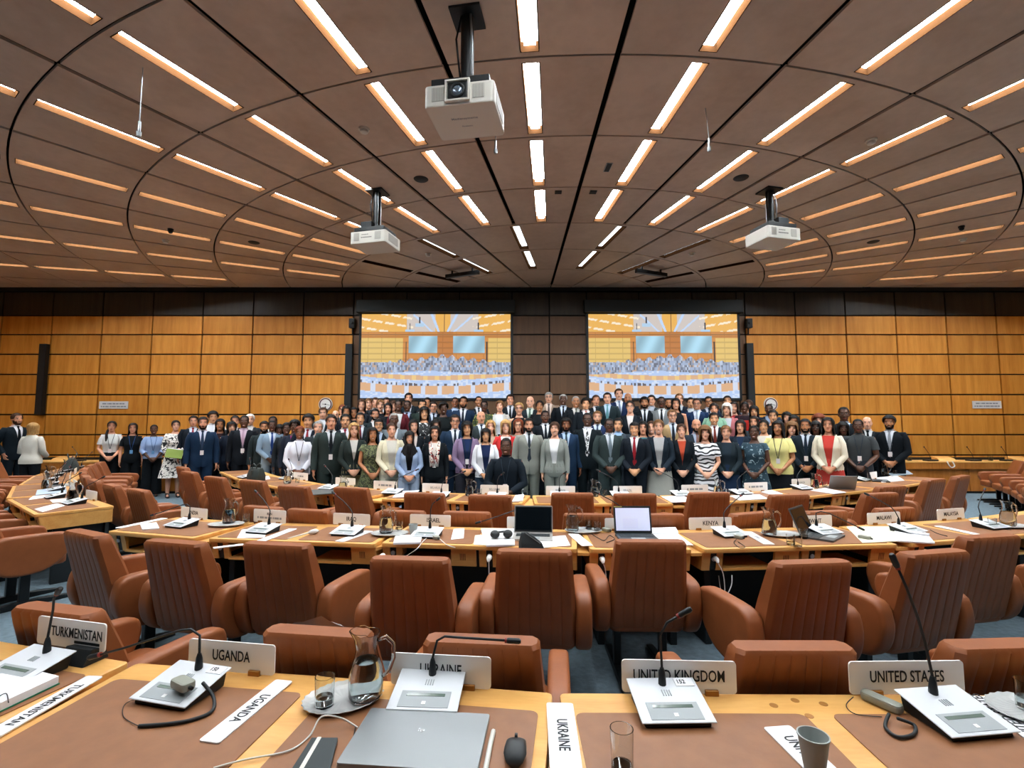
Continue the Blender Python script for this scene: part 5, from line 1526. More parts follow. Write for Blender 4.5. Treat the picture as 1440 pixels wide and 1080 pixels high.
PEOPLE = '''
24,581,10.6,m,l,short:br,suit,141d24/e8e8ec/10151a/141d24,floor pocket beard turn28 shoes|bearded man in dark suit, hands in pockets, at left edge of the room
47,594,10.1,f,f,bob:bl,shirt,d8d4c8/14181c,floor hold turn140 loose shoes|blond woman in white jacket seen from behind beside the side desks
158,592,10.8,f,l,braid:dk,short,d0d0cc/12161a,floor clasp tuck badge wide shoes|woman in pale T-shirt with dark braid and black trousers
187.5,595,10.9,f,l,long:dk,short,12171b/12161a,floor side bluebadge wide shoes|woman in black top and trousers with long hair and blue badge
217,597,11.0,f,d,crop:bk,blouse,8fa6cc/12161a,floor clasp tuck bluebadge wide shoes|woman in light blue shirt and wide black trousers, hands clasped
247.5,591,10.9,f,f,bun:dk,dress,bw,floor hold longsleeves shoes|woman in black and white floral dress holding a green folder
286,586,9.4,m,l,short:dk,suit,182c44/d8dcec/2c3c54/182c44,floor side beard badge shoes|man in navy suit standing in front of the group at the aisle
272.5,584.5,11.0,m,l,short:dk,suit,181f28/c8ccd8/8c2430/181f28,floor shoes|man in dark suit and red tie behind the floral dress
300,577.5,10.6,m,a,thick:bk,shirt,dcdfe6/1a1f26,floor|young man with thick black hair and white shirt behind navy suit
310,589,10.0,f,m,long:bk,suit,17181c/2c1c20/-/17181c,floor|woman with long black hair and black dress beside navy suit man
326,592,9.9,f,f,bob:bk,suit,1a2230/1a2230/-/1a2230,floor|woman with black bob half hidden by the tall black suit
331,584.5,10.6,m,l,short:dk,suit,1a2028/c8c8c8/-/1a2028,floor|man peeking between black bob woman and tall black suited man
344,584,9.7,m,d,crop:bk,suit,14181e/cdb4c4/b898ac/14181e,floor side badge|tall man in black suit with pink shirt and tie
352,582,10.7,m,f,grey:wh,suit,2a2c30/d0d0d0/-/2a2c30,floor|pale haired man half hidden behind tall man with pink tie
372,592,9.6,m,m,short:bk,suit,232c2e/20282c/-/232c2e,floor beard|bearded man in dark suit beside the light blue suit
383,591,9.4,m,d,crop:bk,suit,7f95a8/c8d0dc/1f3c78/7f95a8,clasp|man in light blue suit with bright blue tie
384,585,9.9,m,d,crop:bk,suit,1c2228/d8d8d8/-/1c2228,floor|man directly behind the light blue suit, top of head showing
393,596,9.5,f,d,bob:bk,blouse,28406c/1a2028,floor|woman in blue top half hidden behind light blue suit
403.5,594,9.3,f,d,short:bk,suit,20262c/8c8c90/-/20262c,floor|woman in dark jacket squeezed behind magenta scarf woman
414.6,589.5,8.9,f,d,thick:bk,suit,1f2430/8a2c68/-/1f2430,floor|woman in dark jacket with magenta scarf behind the white shirt
421.7,599,8.25,f,b,short:rd,shirt,dcdce4/14181e,clasp badge loose|woman in crisp white shirt with lanyard in the front line
434,581.5,8.8,m,a,thick:bk,suit,1c2430/d8d8e0/8c2430/1c2430,floor|young man with fringe, dark suit and red tie
448,592,8.7,m,f,grey:gr,suit,2a3034/a8b0b8/-/2a3034,floor|grey haired man between red tie youth and charcoal suit
454.6,573,9.9,m,f,short:br,suit,20262a/d0d4d8/-/20262a,|man with high forehead below the round wall clock
466,583,8.1,m,l,short:dk,suit,2c3634/c8ccd0/14181c/2c3634,side badge|man in charcoal suit and black tie with badge, front line
472,577,10.3,m,f,bald,suit,20262a/d0d4d8/-/20262a,|bald man peeking behind the charcoal suited man
481.7,569,10.6,f,f,bun:rd,suit,20262a/707070/-/20262a,|reddish haired woman at the edge of the back rows
487,571,10.1,f,m,long:bk,suit,181c22/181c22/-/181c22,|woman with long dark hair above the smiling red tie man
486,582,8.7,m,a,short:bk,suit,242c34/d4d8e0/8c2438/242c34,floor|smiling man with black hair and dark red tie
498,573,10.2,f,m,long:bk,suit,15181c/15181c/-/15181c,|woman in black with dark hair, under the screen corner
498,594.5,8.0,f,f,long:bl,suit,28302e/d0ccc4/-/9a9070,clasp|blond woman in dark grey trouser suit, front line
506.7,580,9.3,m,a,short:bk,suit,20282c/c8d0d8/6c1c24/20282c,|man with black hair above the blond woman in grey
508.7,561.5,10.5,f,f,long:br,suit,1c2028/1c2028/-/1c2028,|smiling brown haired woman at the left end of the back row
518.7,560,10.9,f,f,bun:lb,blouse,8c8c88/20242a,|light haired woman next to smiling brown haired woman, back row
528,559,10.9,m,f,short:br,suit,20262c/c8ccd0/20262c,|brown haired man beneath the lower left screen corner
527.5,575,9.8,m,l,short:bk,suit,1a2428/d8d8d8/14181c/1a2428,beard|black bearded man tilting his head in the middle rows
535,562,10.4,f,f,bun:lb,suit,1c2228/1c2228/-/1c2228,|fair woman with tied hair in dark top, upper row
533,588,8.8,m,a,fringe:bk,suit,1a2024/a8b8d0/1c2430/1a2024,glasses|balding man with glasses behind the sari
524,601,7.9,f,m,long:bk,dress,green,clasp midi|woman in green patterned sari in the front line
543.5,559,10.9,m,l,short:dk,suit,1c2228/c8ccd0/1c2228,|dark haired man under the screen beside long haired woman
546,566.5,10.3,f,l,long:bk,suit,16191e/16191e/-/16191e,|laughing woman with long black hair, upper row
553,563,10.8,f,f,bob:br,blouse,5c4040/20242a,|woman half hidden beside the maroon jacket
560.6,562,10.2,f,d,crop:bk,open,5c2028/c8c8c8/16191e,|woman in maroon jacket with white top, upper row
574.8,552.5,11.0,m,l,short:bk,suit,1a2228/d0d4dc/1a2228,|tall dark haired man standing out above the others under the screen
573,563,10.4,m,d,crop:bk,suit,1a222c/a8b8d4/1a222c,|man in dark suit and blue shirt below the tallest head
551,594.5,7.9,f,f,short:br,open,d8d0b4/c8c4b8/d0ccb8,clasp|woman in cream trouser suit in the front line
554,580.5,8.9,m,d,crop:gr,suit,6c767e/d8dce0/-/6c767e,floor|older man in grey suit behind the cream suit
576,605,7.8,f,l,hijab:bk,open,96a8c4/14181c/a4b2c8,clasp|woman in black headscarf and pale blue trouser suit
582,590,8.7,f,f,long:bk,suit,14191e/c8b8b0/-/14191e,floor|woman with parted black hair in black jacket behind the headscarf
611.7,599,7.9,f,l,long:bk,suit,12171b/d8d0c8/-/12171b,side scarf badge|woman with long dark hair, black dress and red patterned scarf
596.7,571,9.6,f,a,bob:bk,blouse,bwd/16191e,|woman in black blouse with large white print
613,589,8.8,f,f,bob:bk,suit,14191e/14191e/-/14191e,floor|woman with black fringe half hidden behind the red scarf
594,562,10.4,m,a,short:bk,suit,24302c/888888/-/24302c,|man with black hair behind the white print blouse
601,559,10.9,m,m,short:bk,suit,1a2024/888888/-/1a2024,|man in shadow between two heads, back row
609.6,564.5,10.3,m,l,short:dk,suit,1a2430/b8c4d8/1a2430,glasses|man with glasses and dark blue tie in the upper row
623.7,564.5,10.1,f,d,thick:bk,blouse,141a1c/141a1c,|woman in black with a cream collar, hair pinned up
640,558.5,10.8,m,b,crop:bk,suit,1c2c44/a8b8d0/-/1c2c44,|man in blue suit without tie, back row
640,583,8.7,m,l,short:dk,suit,1a2c40/d8dce4/1c2430/1a2c40,floor hold glasses|man with glasses in navy suit looking aside
652,557.5,10.6,m,m,short:bk,suit,1a2c44/d8dce4/1a2430/1a2c44,beard|black bearded man in blue suit, back row
656.7,591.5,8.0,f,a,bob:bk,open,84708c/1c2c50/2c2c34,clasp badge|woman in lavender jacket over navy top
683,601.5,7.9,f,a,bob:bk,open,d8d8dc/1c2848/2c3a4c,clasp|woman in white blazer over navy top, short black hair
676.5,578,9.4,m,l,bald,suit,30383a/c8d4e0/1c2838/30383a,|bald man in grey suit and dark tie in the middle
673,557,10.8,m,m,crop:bk,suit,1a2024/d8d8dc/14181c/1a2024,|tall man with shaved head, black suit, back row
681,563,10.2,f,d,crop:bk,blouse,lime/16191e,glasses|woman in yellow and green leaf print dress, upper row
690,591,8.8,f,f,long:bl,blouse,c8b098/20242a,floor|blond woman peering between white blazer and red jacket
711,589.5,8.5,f,f,bob:bl,open,c03030/e0dcdc/20242a,side|blond woman in bright red jacket
703,563,10.2,f,f,bun:lb,open,c4c4c0/d0d4dc/20242a,|woman in pale sleeveless vest over striped shirt, upper row
717.5,554.5,10.9,m,l,short:dk,suit,181e24/d0d4dc/14181c/181e24,|dark haired man in black suit by the screen edge
711.7,616,7.0,m,d,crop:bk,shirt,141c24/161c22,seated badge|man in black shirt seated in a wheelchair before the group
729,589,8.9,f,f,long:rd,blouse,8c7868/20242a,floor glasses|reddish haired woman with glasses behind the red jacket
730,566,10.0,f,f,short:bl,tank,15191c/15191c,glasses|fair haired woman with glasses in sleeveless black top
743.5,588,8.3,m,l,short:bk,suit,84867e/c8ccd0/2c343c/74786f,side beard vhigh|bearded man in light grey double breasted suit, front line
745.6,557,10.6,m,f,bald,suit,222a30/c8d4cc/4c6458/222a30,|bald man with green tie, back row
759,563,10.3,f,m,bun:dk,blouse,15191c/15191c,|dark haired woman in black between bald man and beige suit
771.7,551,11.0,m,f,fringe:gr,suit,9c8674/d8c8bc/5c5050/9c8674,glasses|older man with glasses in beige suit, back row
766.5,577,9.3,m,d,crop:bk,suit,141a20/d8dce0/1c2228/141a20,|man in black suit behind the double breasted grey suit
780,593,8.1,f,f,bun:br,open,868a84/e0e0e0/7c8078,side|woman in light grey blazer and white top, front line
792,554.5,10.8,m,d,grey:gr,suit,12171c/c8d4e4/10141c/12171c,|grey haired man in black suit with dark blue tie, back row
796,587,8.7,m,b,thick:bk,suit,1c3048/a8c0dc/30424c/1c3048,floor beard|man with thick black hair and navy suit beside grey blazer woman
809.6,557,10.6,m,m,crop:gr,suit,161b20/d0d0cc/707468/161b20,|man with cropped grey hair and pale tie, back row
823.5,559,10.4,m,a,thick:bk,suit,1a2026/e0dcdc/a86c60/1a2026,|smiling man with black hair and pale red tie
838,555.5,10.8,m,l,short:br,suit,181e26/d0d4dc/1c2028/181e26,|round faced man in dark suit, back row
826,580,8.7,m,d,crop:bk,suit,141c20/e0e0e4/stripe/141c20,floor glasses|large man with glasses and black and white patterned tie
840,578,9.4,m,f,short:lb,suit,1f2c4c/c8d4e4/405068/1f2c4c,beard|light haired bearded man in blue suit behind patterned tie man
854,552,10.7,m,f,short:dk,suit,1f2c30/b0c8e0/5c8c94/1f2c30,|man with teal tie beside the tallest man
856.5,588,8.1,m,d,crop:bk,suit,2f3a3a/c8d0d8/6c7880/2f3a3a,clasp glasses|man in dark grey suit with silver tie, hands clasped, front line
870,546.5,11.0,m,f,short:br,suit,1f2c4c/d8e0ec/707c94/1f2c4c,|tallest man, in blue suit, below the second screen
869,588,8.9,m,a,short:bk,suit,303840/90b0d0/-/303840,floor|broad faced man behind the dark grey suit
883,552.5,11.0,m,m,bald,suit,1a2026/606870/-/1a2026,|bald man just behind the tallest man
886,563,10.1,f,f,bun:dk,suit,151b22/d8d0cc/-/151b22,glasses|woman with glasses in black blazer reaching out an arm
892,593,8.0,m,a,fringe:bk,suit,161c24/e0e0e0/8c2028/161c24,clasp|balding man in black suit and red tie, front line
904,592.5,8.8,f,l,long:bk,open,1c2430/3c7c88/1c2430,floor|laughing woman with teal scarf behind red tie man
906,557.5,10.5,m,m,thick:bk,suit,12171c/d8dce4/14181c/12171c,beard|man with full black beard and black tie, back row
916,592,8.9,f,f,bun:br,suit,1c2430/1c2430/-/1c2430,floor|woman tilting her head behind the grey skirt woman
916,555.5,10.9,m,l,short:dk,suit,30383c/b0b8c4/-/30383c,|smiling dark haired man next to the full black beard
926,590,8.0,f,f,short:lb,open,1c2630/a8a8a8/9c9c94,clasp skirt|short haired woman in navy jacket and light grey skirt
930,557.5,10.4,m,d,crop:bk,suit,767a7c/d8dce0/14181c/767a7c,glasses|man with glasses in grey suit and black tie, upper row
940,560,10.8,m,m,crop:bk,suit,1a2026/808890/-/1a2026,beard|man peeking between grey suit and long dark hair
945,576,9.3,m,f,short:lb,suit,a88c64/c0ccd8/1c2430/a88c64,glasses|man with glasses in beige suit and dark tie, middle rows
950,560,10.3,f,l,long:bk,tank,15181c/15181c,|woman with long dark hair and bare arms in black
955,553.5,11.0,m,f,short:lb,suit,1a2430/c8d0d8/-/1a2430,|light haired man at the back under the second screen
958,596,8.0,f,f,bun:br,suit,141a20/b04830/-/141a20,clasp|woman in black trouser suit with rust red top, front line
971,559,10.7,m,a,short:bk,suit,1c2c44/c8d0d8/-/1c2c44,|man with black hair half hidden behind glasses man
980,560,10.4,m,l,short:dk,suit,1c3050/d0dcec/8c98a8/1c3050,glasses|man with glasses in blue suit and grey tie, upper row
979,589,8.7,m,l,bald,suit,28323c/a0acc0/7c5c54/28323c,floor beard|bald bearded man behind the curl print dress
991,598,7.9,f,f,curly:lb,dress,curl,clasp sleeves|woman in white dress with black curl print
996,557.5,10.7,m,m,short:bk,suit,1c2838/c8ccd4/1c2430/1c2838,glasses|man with glasses and dark tie below the screen corner
1003.7,580,9.2,m,a,short:bk,suit,14191e/e0e0e0/6c3028/14191e,|young man with flat black hair and brown tie
1004,566.5,9.9,f,l,bun:dk,open,80a890/88a898/20242a,|woman in mint green jacket
1022.7,556.5,11.0,m,a,short:bk,suit,1a2026/808890/-/1a2026,|man at the back above the grey haired woman
1022,566,9.9,f,f,bob:wh,open,a86468/b8bcc4/2c2c30,|grey haired woman in dusty pink jacket
1020.6,598,7.9,f,f,bun:lb,open,1f2a30/24303a/1c2c44,clasp skirt|fair woman with headband in dark jacket over navy dress
1032,565,10.5,f,f,long:dk,blouse,a83030/20242a,|dark haired woman in red top behind pink jacket
1041,590.5,8.6,f,l,long:bk,suit,1a2430/1c2c44/-/1a2430,floor badge|woman with black hair in navy jacket behind headband woman
1047,565,10.3,f,d,bun:bk,blouse,2c2028/20242a,|woman with hair tied up, dark blouse, beside the red tops
1052.5,562,10.9,f,f,bob:br,blouse,707078/20242a,|brown haired woman under the wall column, back row
1060,570,10.0,f,a,bob:bk,blouse,b03028/20242a,|smiling woman with black bob and red top
1060,598,7.8,f,d,crop:bk,dress,navy,clasp|woman in navy and pale blue floral dress, front line
1060,585,9.2,f,l,long:dk,blouse,283038/20242a,|woman with brown hair behind navy floral dress
1073.7,590,8.8,f,a,bun:bk,open,d0c8b8/d8d0c4/20242a,floor|woman in cream cardigan peering over floral dress shoulder
1081,568,10.2,m,d,crop:bk,suit,1a2838/8090a8/-/1a2838,|man in dark blue suit below the second wall clock
1086.7,576.5,9.4,f,a,short:bk,blouse,1c2024/20242a,|short haired woman in dark top behind yellow peplum woman
1093.5,591.5,8.0,f,m,long:bk,short,dcd48c/16191e,clasp loose skirt badge|woman in pale yellow peplum top and black skirt
1106,578.5,9.7,f,f,bob:bk,blouse,1c2024/20242a,|pale woman with black hair behind the yellow top
1113,592.5,8.7,f,f,curly:lb,blouse,4c5048/20242a,floor|laughing fair haired woman between yellow top and dark suit
1116.5,584,9.2,f,m,long:bk,blouse,20242a/20242a,floor|woman with long black hair turned aside
1132,589,8.3,m,m,short:bk,suit,1a242c/c8d0dc/1c2838/1a242c,clasp beard badge|bearded man in dark suit with pink badge, front line
1146.7,591.5,8.7,f,d,bob:bk,suit,16191e/16191e/-/16191e,floor glasses|woman with glasses behind the cream blazer
1151,581.5,9.2,m,f,curly:rd,suit,2c3034/909090/-/2c3034,floor|curly reddish haired person above cream blazer woman
1164,587,8.0,f,l,long:bk,open,d8d0bc/c04038/b84038,clasp skirt|woman in cream blazer over coral red dress
1186,572,9.0,m,d,crop:bk,suit,14191e/b0c0d8/-/14191e,floor|very tall man in black suit behind grey uniform shirt
1185,592.5,8.6,f,d,bob:bk,blouse,2c2c30/20242a,floor|woman peeking over the cream blazer shoulder
1206,589,8.3,m,d,crop:bk,short,3c4042/30343a,clasp badge|man in dark grey short sleeved uniform shirt
1219,586,9.4,m,f,bald,suit,1a2026/d0d0d4/14181c/1a2026,floor|bald man behind the uniform shirt and black bearded man
1250,583.5,8.8,m,m,thick:bk,suit,10151a/d8dce4/8c9098/10151a,clasp beard badge|black bearded man in black suit at the end of the group
'''
PERSON = {}
for line in PEOPLE.strip().splitlines():
    r_ = person(line)
    PERSON[line.split('|')[1].strip()] = r_

# stepped podium carrying the rear rows
struct_step = []
for i, (y0, z1) in enumerate(((9.15, .12), (9.65, .24), (10.15, .38), (10.65, .50))):
    m = MB(); m.box((1.1, (y0 - .0 + 11.35) / 2, z1 - .065 if i else .06), (10.4 - i * .2, 11.35 - y0, .12 if i == 0 else .13 if i != 2 else .14))
    o = m.build('floor_step', DARK); struct(o)

# ================================================================== wheelchair
_, pw, sw_ = PERSON['man in black shirt seated in a wheelchair before the group']
t = thing('wheelchair', 'black wheelchair carrying the man in the black shirt', 'wheelchair', (pw.x, pw.y, 0), -atan2(pw.x, pw.y))
def torus(R, r, c, n=32, k=8):
    m = MB(); pts = [(c[0], c[1] + R * cos(2 * pi * i / n), c[2] + R * sin(2 * pi * i / n)) for i in range(n)]
    rings = []
    for i in range(n):
        a = 2 * pi * i / n
        rings.append([(c[0] + r * cos(2 * pi * j / k), c[1] + (R + r * sin(2 * pi * j / k)) * cos(a), c[2] + (R + r * sin(2 * pi * j / k)) * sin(a)) for j in range(k)])
    rings.append(rings[0]); m.loft(rings, False, False); return m
for sx in (-1, 1):
    w_ = torus(.30, .016, (sx * .29, .10, .315)).build('wheel', RUBBER, t, smooth='all')
    torus(.26, .008, (sx * .325, .10, .315)).build('hand_rim', STEEL, w_, smooth='all')
    for i in range(10):
        m = MB(); a = 2 * pi * i / 10; m.tube([(sx * .29, .10, .315), (sx * .29, .10 + .29 * cos(a), .315 + .29 * sin(a))], .003, 5); m.build('spoke', STEEL, w_)
    torus(.065, .016, (sx * .24, -.36, .082), 20).build('caster', RUBBER, t, smooth='all')
    m = MB(); m.tube([(sx * .24, .2, .92), (sx * .24, .18, .45), (sx * .24, -.30, .43), (sx * .24, -.38, .2), (sx * .2, -.48, .08)], .012, 8); m.build('side_frame', STEEL, t, smooth='all')
    m = MB(); m.box((sx * .26, -.02, .66), (.05, .3, .03)); m.build('armrest', RUBBER, t, .008)
    m = MB(); m.tube([(sx * .24, .2, .9), (sx * .24, .30, .92)], .014, 8); m.build('push_handle', RUBBER, t)
m = MB(); m.box((0, -.05, .43), (.44, .44, .035)); m.build('seat', plain('fabric_black', '1c2224', .8), t, .01)
m = MB(); m.box((0, .185, .68), (.44, .03, .42)); m.build('backrest', MATS['fabric_black'], t, .01)
m = MB(); m.box((0, -.5, .06), (.36, .14, .015)); m.build('footrest', BLACK, t, .003)

# green folder and paper cup held by two of the delegates
_, pf, sf = PERSON['woman in black and white floral dress holding a green folder']
a_ = -atan2(pf.x, pf.y)
t = thing('green_folder', 'green folder held by the woman in floral dress', 'folder', (pf.x + .27 * sin(a_), pf.y - .27 * cos(a_), .955), a_)
m = MB(); m.box((0, 0, 0), (.31, .012, .20), Matrix.Rotation(radians(-22), 3, 'X') @ Matrix.Rotation(radians(10), 3, 'Y')); m.build('cover', plain('folder_olive', '7c9038', .6), t, .002)
m = MB(); m.box((.01, .008, .012), (.30, .006, .20), Matrix.Rotation(radians(-22), 3, 'X') @ Matrix.Rotation(radians(12), 3, 'Y')); m.build('pages', PAPER, t)
_, pf, sf = PERSON['man with glasses in navy suit looking aside']
a_ = -atan2(pf.x, pf.y)
t = thing('coffee_cup', 'paper coffee cup held by the man looking aside', 'cup', (pf.x + .30 * sin(a_) + .05, pf.y - .30 * cos(a_), 1.0), 0)
m = MB(); m.lathe([(.001, 0), (.028, 0), (.038, .09), (.001, .09)], 20); m.build('cup', OFFWHITE, t, smooth=True)
m = MB(); m.lathe([(.001, .09), (.04, .09), (.04, .1), (.034, .105), (.001, .105)], 20); m.build('lid', RUBBER, t, smooth=True)

# ================================================================== benches along the back wall
def bench(x0, x1, label):
    t = thing('wall_bench', label, 'bench desk', ((x0 + x1) / 2, 11.62, 0), 0, 'wooden benches along the back wall')
    w = x1 - x0
    m = MB(); m.box((0, .02, .715), (w, .56, .03)); m.build('top', WOOD_DESK, t, .006)
    m = MB(); m.box((0, -.235, .63), (w - .04, .03, .14)); m.build('fascia', WOOD_BENCH, t, .003)
    n = int(w / 1.36)
    for i in range(n):
        m = MB(); m.box((0, 0, 0), (w / n - .02, .03, .50)); m.build('front_panel', WOOD_BENCH, t, .003).location = (-w / 2 + (i + .5) * w / n, -.16, .30)
    m = MB(); m.box((0, -.12, .025), (w - .06, .05, .05)); m.build('plinth', BLACK, t)
    m = MB(); m.box((0, .20, .38), (w - .06, .03, .62)); m.build('back_panel', DARK, t)
    m = MB(); m.box((0, .29, .76), (w, .03, .06)); m.build('rear_ledge', BLACK, t)
    return t
bench(-14.7, -5.9, 'wooden wall bench behind the people at the left of the room')
bench(7.6, 16.4, 'wooden wall bench along the empty right part of back wall')
def wall_mic(x, label, z=.731):
    t = thing('bench_microphone', label, 'microphone', (x, 11.55, z), 0, 'microphones on the wall benches')
    m = MB(); m.prism(round_rect(.26, .18, .03, 4), 0, .035); m.build('base', BLACK, t, .008)
    m = MB(); m.tube([(0, 0, .035), (0, 0, .08), (-.02, .0, .16), (-.14, -.02, .32)], .005, 8); m.build('gooseneck', BLACK, t, smooth='all')
    m = MB(); m.ball((-.145, -.02, .325), (.013, .013, .016), 10, 6); m.build('microphone_head', BLACK, t, smooth=True)
for i, x in enumerate((9.75, 10.75, 11.55, 12.6)): wall_mic(x, f'black gooseneck microphone on the right wall bench, {ORD[i]} from the crowd')
for i, x in enumerate((-10.1, -11.2, -9.0)): wall_mic(x, f'black gooseneck microphone on the left wall bench, {["middle", "leftmost", "nearest the crowd"][i]}')
for i, x in enumerate((9.3, 11.2)): tumbler(0, 0, f'drinking glass on the right wall bench, {ORD[i]} from the crowd', .731, .05, .12, .2, loc=(x, 11.6))
for i, x in enumerate((10.2, 11.95, 13.2, -10.6, -11.9)):
    m = MB(); m.side_prism([(-.12, 0), (.12, 0), (.12, .09), (-.05, .05)], -.2, .2); o = m.build('bench_lectern', WOOD_DESK, None, .006); o.location = (x, 11.7, .731)
    tag(o, f'sloping light wood writing stand on the wall bench, {ORD[i]} of five', 'stand', 'writing stands on the wall benches')
cable([Vector((9.95, 11.34, .74)), Vector((9.96, 11.31, .66)), Vector((10.02, 11.31, .60)), Vector((10.09, 11.31, .64)), Vector((10.07, 11.34, .74))], 'white cable loop hanging over the right wall bench front', .012, OFFWHITE)

# ================================================================== screens with the live picture of the hall
def screen_mesh(w, h):
    """flat picture painted into a fine grid of coloured cells"""
    nx, ny = 208, 118
    rnd = random.Random(3)
    ppl = [(rnd.uniform(.02, .98), rnd.random()) for _ in range(260)]
    def col(u, v):                                      # u right, v down, 0..1
        if v < .215:                                    # ceiling
            dx = (u - .545)
            base = (232, 178, 92) if abs(dx) > .24 or abs(dx) < .05 else (206, 196, 190)
            if abs(dx) > .2:
                k = (v * 30 + abs(dx) * 9) % 3.1
                if k < .75 and ((u * 11 + v * 5) % 1) > .25: base = (246, 232, 206)
            else:
                for s in (-.16, -.06, .075, .17):
                    if abs(dx - s * (1.25 - 4.2 * v * .9)) < .008 + .01 * (.215 - v): base = (190, 214, 246)
            if abs(u - (.556 - .0 * v)) < .0025: base = (120, 84, 60)
            for cx, cy in ((.325, .19), (.39, .11), (.785, .185)):
                if abs(u - cx) < .03 and abs(v - cy - .02) < .022: base = (176, 206, 232)
                if abs(u - cx) < .004 and cy - .08 < v < cy: base = (60, 60, 70)
            return base
        if v < .58:
            if (.315 < u < .51 or .615 < u < .825) and .26 < v < .47:
                q = .9 + .1 * sin(u * 40 + v * 11); return (176 * q, 220 * q, 240 * q)
            base = (224, 190, 110) if (u < .28 or u > .85) and v > .29 else (206, 138, 68)
            if .51 <= u <= .615: base = (190, 122, 62)
            if int(v * 60) % 4 == 0 or abs((u * 22) % 1) < .05: base = tuple(c * .88 for c in base)
            if abs(u - .30) < .004 and v > .33 or abs(u - .84) < .004 and v > .33: base = (50, 44, 44)
            if abs(v - .245) < .006: base = (160, 110, 64)
            top = .50 + .10 * abs(u - .55) / .45 + (.02 * sin(u * 90))
            if v < top: return base
        # crowd
        if v < .70 + .02 * cos(u * 7):
            q = rnd2(int(u * 104), int(v * 36)); h = (v - .5) / .2
            if q < .16: return (104, 108, 122)
            if q < .42: return (138, 148, 170)
            if q < .76: return (160, 176, 204)
            if q < .9: return (186, 198, 220)
            return (190, 164, 144)
        # desks and chairs
        s = (v - .70) / .30; arc = .05 * abs(u - .5) ** 2 * 4
        vv = v + arc
        if .735 < vv < .79: 
            return (214, 172, 132) if (u * 13 + .2) % 1 < .62 else (232, 196, 130)
        if .86 < vv < .955: 
            return (216, 170, 128) if (u * 9 + .1) % 1 < .72 else (206, 214, 232)
        if .83 < vv <= .86 and rnd2(int(u * 90), 7) < .3: return (90, 84, 90)
        return (176, 198, 236) if rnd2(int(u * 60), int(v * 60)) < .7 else (208, 220, 240)
    def rnd2(a, b):
        x = sin(a * 127.1 + b * 311.7) * 43758.5453; return x - math.floor(x)
    vs_ = [(-w / 2 + w * i / nx, 0, h / 2 - h * j / ny) for j in range(ny + 1) for i in range(nx + 1)]
    fs_ = [(j * (nx + 1) + i, (j + 1) * (nx + 1) + i, (j + 1) * (nx + 1) + i + 1, j * (nx + 1) + i + 1) for j in range(ny) for i in range(nx)]
    me = bpy.data.meshes.new('picture'); me.from_pydata(vs_, [], fs_)
    at = me.color_attributes.new('picture', 'FLOAT_COLOR', 'CORNER')
    data = []
    for j in range(ny):
        for i in range(nx):
            c = col((i + .5) / nx, (j + .5) / ny); c = [lin(max(0, min(255, q)) / 255) for q in c] + [1.0]
            data += c * 4
    at.data.foreach_set('color', data); me.update(); return me
def screen_mat():
    m, nt, b = nodes_of('screen_picture')
    a = N(nt, 'ShaderNodeVertexColor', layer_name='picture')
    b.inputs['Base Color'].default_value = (.02, .02, .02, 1); b.inputs['Roughness'].default_value = .6
    nt.links.new(a.outputs['Color'], b.inputs['Emission Color']); b.inputs['Emission Strength'].default_value = SCREEN_POWER
    return m
SM = screen_mat()
me = screen_mesh(4.05, 2.29)
for x, l in ((-2.065, 'first'), (4.105, 'second')):
    t = thing('projection_screen', f'{l} large projection screen showing a live picture of the hall', 'screen', (x, WALL_Y - .03, 2.27), 0, 'projection screens on the back wall')
    m = MB(); m.box((0, .01, 1.15), (4.19, .03, 2.42)); m.build('frame', BLACK, t)
    ob('picture', me, SM, t, loc=(0, -.008, 1.152))
    m = MB(); m.box((0, -.06, 2.50), (4.3, .16, .34)); m.build('roller_housing', plain('housing_dark', '1c2628', .6), t, .01)

# ================================================================== things on the back wall
def column_speaker(x, z0, z1, label):
    t = thing('column_loudspeaker', label, 'loudspeaker', (x, WALL_Y - .06, z0), 0, 'tall black column loudspeakers')
    m = MB(); m.box((0, 0, (z1 - z0) / 2), (.19, .12, z1 - z0)); m.build('cabinet', BLACK, t, .01)
    m = MB(); m.box((0, -.063, (z1 - z0) / 2), (.15, .006, z1 - z0 - .08)); m.build('grille', RUBBER, t)
column_speaker(-12.66, 1.83, 3.74, 'tall black column loudspeaker on the wall near left edge')
column_speaker(-4.40, 1.95, 3.74, 'tall black column loudspeaker beside the first screen')
column_speaker(6.42, 1.95, 3.76, 'tall black column loudspeaker beside the second screen')
for x, l in ((-4.33, 'first'), (6.42, 'second')):
    t = thing('wall_camera', f'small black camera above the column loudspeaker at the {l} screen', 'camera', (x, WALL_Y - .09, 4.30), 0, 'cameras beside the screens')
    m = MB(); m.box((0, 0, 0), (.16, .14, .26)); m.build('body', BLACK, t, .02)
    m = MB(); m.tube([(0, -.07, .02), (0, -.1, .02)], .045, 16); m.build('lens', RUBBER, t)
    m = MB(); m.tube([(0, .03, -.13), (0, .05, -.30)], .02, 8); m.build('bracket', BLACK, t)
for x, z, l in ((-10.73, 2.09, 'left'), (12.79, 2.10, 'right')):
    t = thing('wall_sign', f'white sign with two lines of small print at the {l} of the wall', 'sign', (x, WALL_Y - .012, z), 0, 'white notices on the back wall')
    m = MB(); m.box((0, 0, 0), (.78, .012, .20)); m.build('plate', plain('sign_white', 'dcdcdc', .5), t, .003)
    for k, (ww, zz) in enumerate(((.60, .035), (.68, -.04))):
        l_ = ob('lettering', blur_mesh(ww, .034, k + 2), INKFAINT, t); l_.matrix_local = Matrix.Translation((0, -.0065, zz)) @ Matrix.Rotation(pi / 2, 4, 'X')
